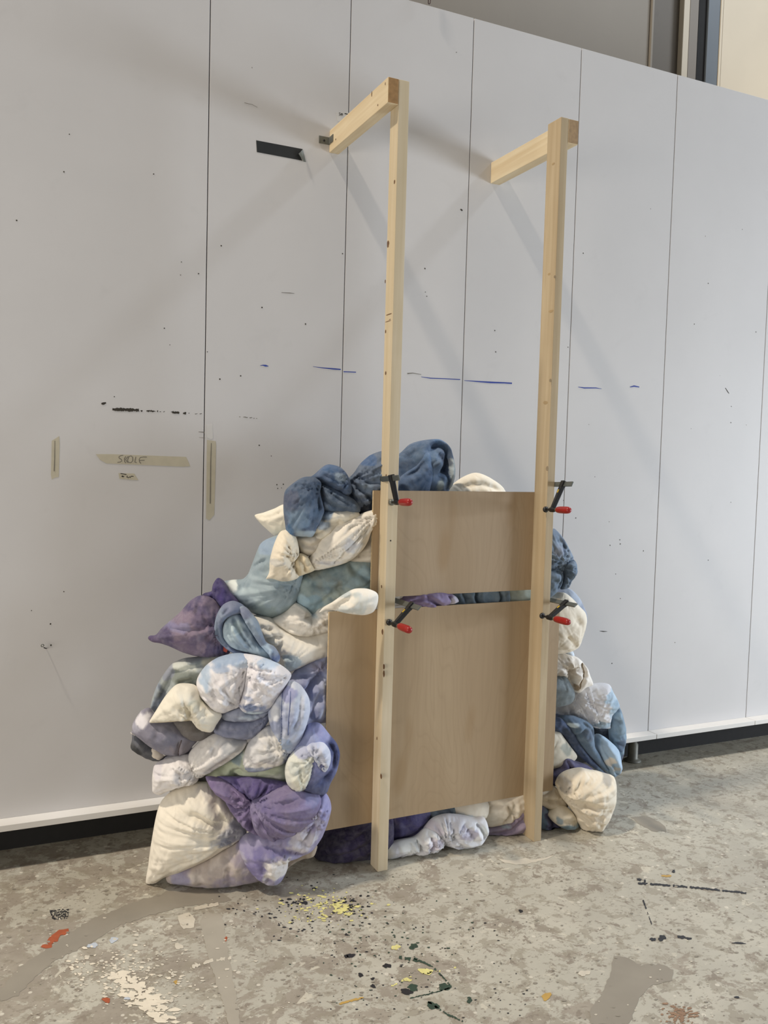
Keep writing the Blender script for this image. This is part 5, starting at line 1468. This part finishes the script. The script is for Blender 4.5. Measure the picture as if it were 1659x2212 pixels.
pillow('duvet', 'round cream knot of cloth under the board beside the right post', 'duvet', 'c4',
       [(905, 180), (925, 140), (960, 105), (1030, 90), (1130, 60), (1140, 160), (1060, 222), (1000, 238), (940, 252), (915, 228)], Y=-0.470, yaw=8, tf=0.05, tb=0.08, base='d3c8b4', folds=[fo([(1020, 130), (1035, 170), (1010, 215)], .025, .009, .005), fo([(1050, 120), (1055, 200)], .018, .008, .004), fo([(920, 170), (950, 135), (1000, 130)], .012, .009)], wr=.006)
pillow('duvet', 'mauve duvet curving on the floor under the cream knot beside the right post', 'duvet', 'c4',
       [(922, 262), (1000, 236), (1062, 200), (1110, 140), (1150, 140), (1150, 270), (1062, 294), (980, 304), (930, 294)], Y=-0.478, yaw=8, tf=0.045, tb=0.08, base='8e7d95', mot=[('a294aa', 9, .5, .6)], blobs=[(1010, 240, (50, 20), '9fb4be', .8)], folds=[fo([(930, 285), (1030, 260), (1110, 190)], .014, .010, .004)], wr=.005, wa=30)

# ---- right side of the heap
o = pillow('duvet', 'slate blue duvet bulging out right of the right post, uppermost', 'duvet', 'c5',
       [(250, 330), (330, 250), (420, 230), (462, 260), (512, 320), (572, 408), (630, 523), (656, 590), (610, 680), (530, 740), (430, 760), (250, 740)], Y=-0.34, yaw=18, tf=0.08, tb=0.11, base='71859c', mot=[('5f7288', 8, .5, .7), ('8a9db2', 10, .56, .6)], blobs=[(520, 380, (40, 110), '3a4a62', .8), (430, 470, (60, 80), '8b95aa', .7), (540, 545, (40, 24), '9db0c4', .8)],
       folds=[fo([(440, 260), (500, 400), (590, 520)], .02, .010, .006), fo([(480, 540), (560, 560)], .014, .009), fo([(400, 330), (470, 430), (500, 520)], .014, .010)], pulls=[pu((500, 630), .16, .014, 7)], wr=.006, wa=60)
lobe(o, 'c5', [(375, 712), (460, 640), (560, 612), (662, 604), (688, 700), (664, 797), (624, 867), (592, 937), (500, 955), (515, 860), (535, 760), (500, 690), (430, 690)], Y=-0.37, yaw=18, tf=.065, tb=.07, base='61758a', mot=[('52667c', 8, .5, .7)], blobs=[(620, 680, (50, 50), '7f95ac', .7)], folds=[fo([(530, 680), (600, 700), (660, 690)], .014, .009), fo([(560, 760), (590, 840), (560, 920)], .014, .010)], pulls=[pu((480, 660), .16, .014, 7)], wr=.006, wa=70)
lobe(o, 'c5', [(250, 720), (380, 712), (470, 700), (525, 765), (520, 862), (475, 952), (422, 1014), (340, 1062), (250, 1010)], Y=-0.365, yaw=18, tf=.065, tb=.08, base='6b8096', mot=[('5a6d82', 8, .5, .7)], folds=[fo([(400, 730), (480, 750), (500, 820), (460, 910)], .022, .009, .006), fo([(390, 850), (440, 900), (440, 970)], .014, .009)], wr=.006, wa=50)
pillow('pillow', 'pale grey blue pillow rim behind the cream pillow right of the post', 'pillow', 'c5',
       [(380, 990), (460, 962), (560, 938), (642, 968), (722, 1058), (778, 1165), (812, 1240), (815, 1350), (780, 1420), (600, 1300), (420, 1150)], Y=-0.31, yaw=16, tf=0.06, tb=0.08, base='a5b0c0', mot=[('8790a6', 9, .5, .6)], wr=.004)
pillow('pillow', 'smooth cream pillow right of the post behind the lower right clamp', 'pillow', 'c5',
       [(300, 1060), (400, 1020), (480, 992), (562, 1003), (650, 1072), (730, 1160), (800, 1236), (812, 1335), (775, 1500), (722, 1640), (640, 1692), (500, 1725), (300, 1730)], Y=-0.36, yaw=18, tf=0.085, tb=0.1, base='dbd0bb', blobs=[(470, 1030, (110, 50), 'c4bda8', .5)], folds=[fo([(560, 1005), (650, 1090), (780, 1220)], .010, .006, .002), fo([(520, 1480), (600, 1560), (690, 1660)], .015, .012, .005), fo([(640, 1280), (700, 1360)], .008, .012)], pulls=[pu((690, 1660), .12, .010, 5)], wr=.004, wa=-60)
pillow('pillow', 'cream white pillow edged with brown piping at the right of the lower board', 'pillow', 'c5',
       [(380, 1740), (490, 1728), (565, 1728), (640, 1752), (702, 1768), (765, 1822), (822, 1900), (842, 1962), (892, 2095), (800, 2125), (720, 2190), (640, 2160), (570, 2040), (470, 2000), (380, 1990)], Y=-0.36, yaw=18, tf=0.065, tb=0.08, base='dad3c8', blobs=[(600, 1900, (60, 90), 'b9a990', .5), (670, 2110, (30, 40), '8f7040', .8)],
       folds=[fo([(570, 1920), (640, 1890), (720, 1880), (760, 1830)], .025, .012, .006), fo([(520, 1850), (580, 1930), (620, 2040), (660, 2100)], .025, .012, .006), fo([(750, 1830), (740, 1960), (700, 2100)], .015, .008, .002)], pulls=[pu((600, 1900), .1, .012, 5)], wr=.006, seams=[dict(p=[(756, 1828), (750, 1920), (728, 2020), (700, 2120)], r=.0022, m=M_BRPIPE, name='piping')])
pillow('pillow', 'tiny pale blue pillow tip between two cream pillows at right', 'pillow', 'c5', [(560, 1710), (600, 1692), (650, 1700), (656, 1762), (600, 1770)], Y=-0.33, yaw=18, tf=0.03, tb=0.04, base='bfcbd8', wr=.003, step=.005)
pillow('pillow', 'grey green pillow squashed beside the right edge of the lower board', 'pillow', 'c6',
       [(400, 120), (480, 108), (562, 112), (610, 180), (655, 270), (670, 340), (640, 420), (560, 460), (400, 470)], Y=-0.38, yaw=18, tf=0.065, tb=0.08, base='717c80', mot=[('5c686c', 9, .5, .6)], folds=[fo([(500, 190), (580, 180), (620, 240)], .015, .012, .006)], wr=.006)
o = pillow('duvet', 'white and sky blue duvet arching down at the right end of the heap', 'duvet', 'c6',
       [(380, 480), (470, 470), (540, 425), (580, 400), (620, 340), (700, 268), (800, 236), (920, 212), (1010, 200), (1082, 212), (1114, 283), (1157, 358), (1205, 480), (1150, 520), (1092, 590), (1090, 680), (1096, 738), (1010, 733), (900, 726), (800, 670), (640, 598), (470, 592), (380, 592)],
       Y=-0.36, yaw=18, tf=0.085, tb=0.1, base='d9d9dc', mot=[('c8c9d0', 9, .55, .5)], blobs=[(1080, 330, (90, 110), 'a0bacc', .9), (1140, 450, (80, 80), '8ba6ba', .9), (970, 670, (150, 50), '93abbc', .9), (1060, 520, (40, 110), '9db6c6', .8)],
       folds=[fo([(560, 420), (600, 520), (640, 590)], .022, .010, .006), fo([(620, 440), (680, 370), (690, 290)], .022, .010, .006), fo([(700, 420), (780, 530), (830, 640)], .012, .009), fo([(900, 560), (940, 640)], .010, .009), fo([(840, 400), (880, 500)], .008, .009), fo([(760, 480), (830, 600)], .008, .008)], pulls=[pu((670, 390), .2, .014, 8), pu((850, 680), .14, .012, 7)], wr=.0045, wa=-60)
lobe(o, 'c6', [(1086, 592), (1132, 515), (1192, 478), (1218, 508), (1255, 648), (1275, 762), (1265, 900), (1244, 1052), (1223, 1128), (1190, 1082), (1138, 987), (1092, 882), (1082, 760)], Y=-0.385, yaw=18, tf=.06, tb=.07, base='7f99ac', mot=[('6f879c', 8, .5, .6)], blobs=[(1150, 560, (60, 60), '93afc0', .8), (1190, 900, (60, 120), '5d708a', .9), (1222, 1070, (30, 60), '5c5f7c', .8)], folds=[fo([(1095, 785), (1180, 792), (1268, 778)], .012, .007, .005), fo([(1110, 860), (1180, 900), (1240, 960)], .012, .008), fo([(1120, 600), (1180, 640)], .010, .008)], wr=.005, wa=-60)
lobe(o, 'c6', [(820, 660), (950, 690), (1100, 690), (1180, 760), (1190, 960), (1100, 960), (980, 880), (900, 860), (850, 780)], Y=-0.27, yaw=18, tf=.03, tb=.05, base='1f2838', wr=.005)  # added near-black backing, its colour stands for the shade inside the arch
o = pillow('duvet', 'dark blue duvet fold hanging diagonally under the white and sky blue one', 'duvet', 'c6',
       [(380, 600), (470, 584), (560, 620), (640, 720), (700, 850), (800, 1000), (900, 1120), (1030, 1250), (1110, 1305), (1020, 1285), (900, 1215), (750, 1093), (620, 963), (540, 848), (470, 783), (380, 763)],
       Y=-0.40, yaw=18, tf=0.055, tb=0.07, base='46587a', mot=[('3c4c68', 8, .5, .7)], blobs=[(560, 740, (70, 50), '3d4d66', .7), (980, 1220, (60, 50), '6d86a0', .8)], folds=[fo([(480, 700), (560, 800), (660, 940)], .012, .008), fo([(660, 960), (800, 1100)], .010, .008)], wr=.005, wa=-50)
lobe(o, 'c6', [(470, 586), (640, 582), (780, 630), (874, 698), (894, 800), (905, 940), (958, 1032), (1014, 1132), (1086, 1235), (1040, 1250), (900, 1120), (760, 970), (650, 825), (560, 720), (500, 660)], Y=-0.42, yaw=18, tf=.06, tb=.06, base='627b93', mot=[('536a84', 8, .5, .7)], blobs=[(610, 665, (80, 34), 'c0d2da', .9), (790, 760, (90, 60), '55667e', .7)], folds=[fo([(640, 815), (700, 770), (760, 710)], .016, .008), fo([(720, 640), (830, 720), (880, 860)], .012, .007), fo([(700, 840), (800, 960), (900, 1080)], .010, .009)], wr=.005, wa=-50)
pillow('pillow', 'light blue pillow end curled inside the arching duvet at right', 'pillow', 'c6',
       [(910, 905), (948, 815), (1012, 828), (1100, 895), (1180, 975), (1218, 1100), (1212, 1235), (1152, 1302), (1100, 1320), (1050, 1245), (970, 1112), (928, 1000)],
       Y=-0.42, yaw=18, tf=0.075, tb=0.06, base='9fb9cf', blobs=[(1040, 1090, (50, 40), 'd4cabc', .9), (1120, 1170, (50, 30), 'c4b7a4', .7), (1120, 1280, (70, 40), '6d87a0', .8), (940, 870, (50, 50), '7d97ae', .8)],
       folds=[fo([(960, 840), (990, 960), (1050, 1060), (1110, 1180), (1150, 1290)], .018, .010, .004), fo([(1160, 1030), (1200, 1120)], .012, .012)], wr=.006, wa=-50)
pillow('pillow', 'cream pillow with green tint between the board edge and dark blue fold', 'pillow', 'c6',
       [(380, 760), (470, 770), (545, 850), (625, 958), (700, 1070), (640, 1140), (560, 1200), (450, 1240), (380, 1240)], Y=-0.405, yaw=18, tf=0.06, tb=0.08, base='cbc2ad', blobs=[(540, 960, (90, 90), '9aa096', .8), (490, 1150, (60, 60), 'd6cdb8', .7)], wr=.006)
pillow('duvet', 'crumpled dark purple scrap above the big cream pillow at right', 'duvet', 'c6',
       [(390, 1250), (470, 1190), (540, 1075), (620, 1100), (700, 1145), (830, 1185), (910, 1248), (850, 1290), (700, 1330), (560, 1400), (460, 1420), (390, 1410)], Y=-0.445, yaw=18, tf=0.06, tb=0.06, base='4e4a70', mot=[('6a6688', 12, .52, .7), ('3a3654', 10, .55, .6)], folds=[fo([(470, 1290), (560, 1240), (660, 1180)], .02, .010, .006), fo([(560, 1100), (590, 1180), (560, 1240)], .018, .010, .006)], wr=.009)
pillow('pillow', 'big round cream pillow standing on the floor at the right end', 'pillow', 'c6',
       [(440, 1400), (490, 1310), (570, 1262), (660, 1235), (760, 1215), (850, 1242), (950, 1258), (1050, 1288), (1142, 1318), (1164, 1440), (1155, 1600), (1112, 1722), (1062, 1835), (965, 1962), (860, 1984), (790, 2004), (740, 1925), (692, 1840), (650, 1745), (580, 1642), (500, 1545), (458, 1450)],
       Y=-0.555, yaw=24, tf=0.115, tb=0.13, base='d3c7b0', blobs=[(1000, 1310, (90, 50), '8f8c88', .6), (520, 1370, (60, 80), '7d7a7c', .5), (1040, 1880, (40, 60), '8a8a90', .7)],
       folds=[fo([(490, 1500), (650, 1560), (850, 1590), (1080, 1620)], .020, .012, .006), fo([(580, 1640), (740, 1690), (900, 1700), (1080, 1640)], .020, .012, .006), fo([(470, 1420), (560, 1440)], .02, .012), fo([(690, 1840), (800, 1870), (980, 1830)], .012, .012, .006), fo([(760, 1940), (880, 1930), (960, 1950)], .014, .010, .005), fo([(650, 1740), (800, 1770)], .012, .012)], pulls=[pu((520, 1520), .2, .016, 6), pu((790, 1990), .1, .010, 6)], wr=.005, wa=-8)
pillow('pillow', 'tan cream pillow folded under the lower board corner at right', 'pillow', 'c6',
       [(230, 1520), (330, 1480), (430, 1430), (500, 1520), (590, 1640), (570, 1690), (440, 1680), (380, 1710), (290, 1670), (230, 1650)], Y=-0.475, yaw=14, tf=0.05, tb=0.08, base='c6b89e', folds=[fo([(300, 1570), (400, 1570), (500, 1590)], .02, .010, .006), fo([(420, 1450), (470, 1540)], .014, .010)], wr=.005)
pillow('duvet', 'cream and teal knotted cloth end on the floor beside the right post', 'duvet', 'c6',
       [(350, 1770), (400, 1710), (460, 1655), (560, 1668), (645, 1735), (695, 1840), (705, 1925), (560, 1935), (420, 1860)], Y=-0.525, yaw=14, tf=0.06, tb=0.06, base='cdc3ad', blobs=[(560, 1870, (150, 40), '64808e', .95), (440, 1800, (40, 50), '7591a0', .8)], folds=[fo([(480, 1790), (580, 1800), (680, 1830)], .016, .009, .004), fo([(440, 1700), (420, 1780)], .010, .009)], wr=.005)
pillow('duvet', 'dark violet and teal twisted cloth on the floor right of the right post', 'duvet', 'c6',
       [(220, 1640), (300, 1650), (360, 1720), (420, 1840), (560, 1900), (710, 1915), (700, 1945), (560, 1955), (430, 1965), (270, 1945), (220, 1930)], Y=-0.49, yaw=14, tf=0.055, tb=0.07, base='4f4a6c', mot=[('5d7c94', 11, .52, .8), ('6a6488', 9, .5, .6)], folds=[fo([(280, 1720), (350, 1800), (420, 1900)], .02, .010, .005), fo([(300, 1860), (420, 1920)], .012, .009)], wr=.006)
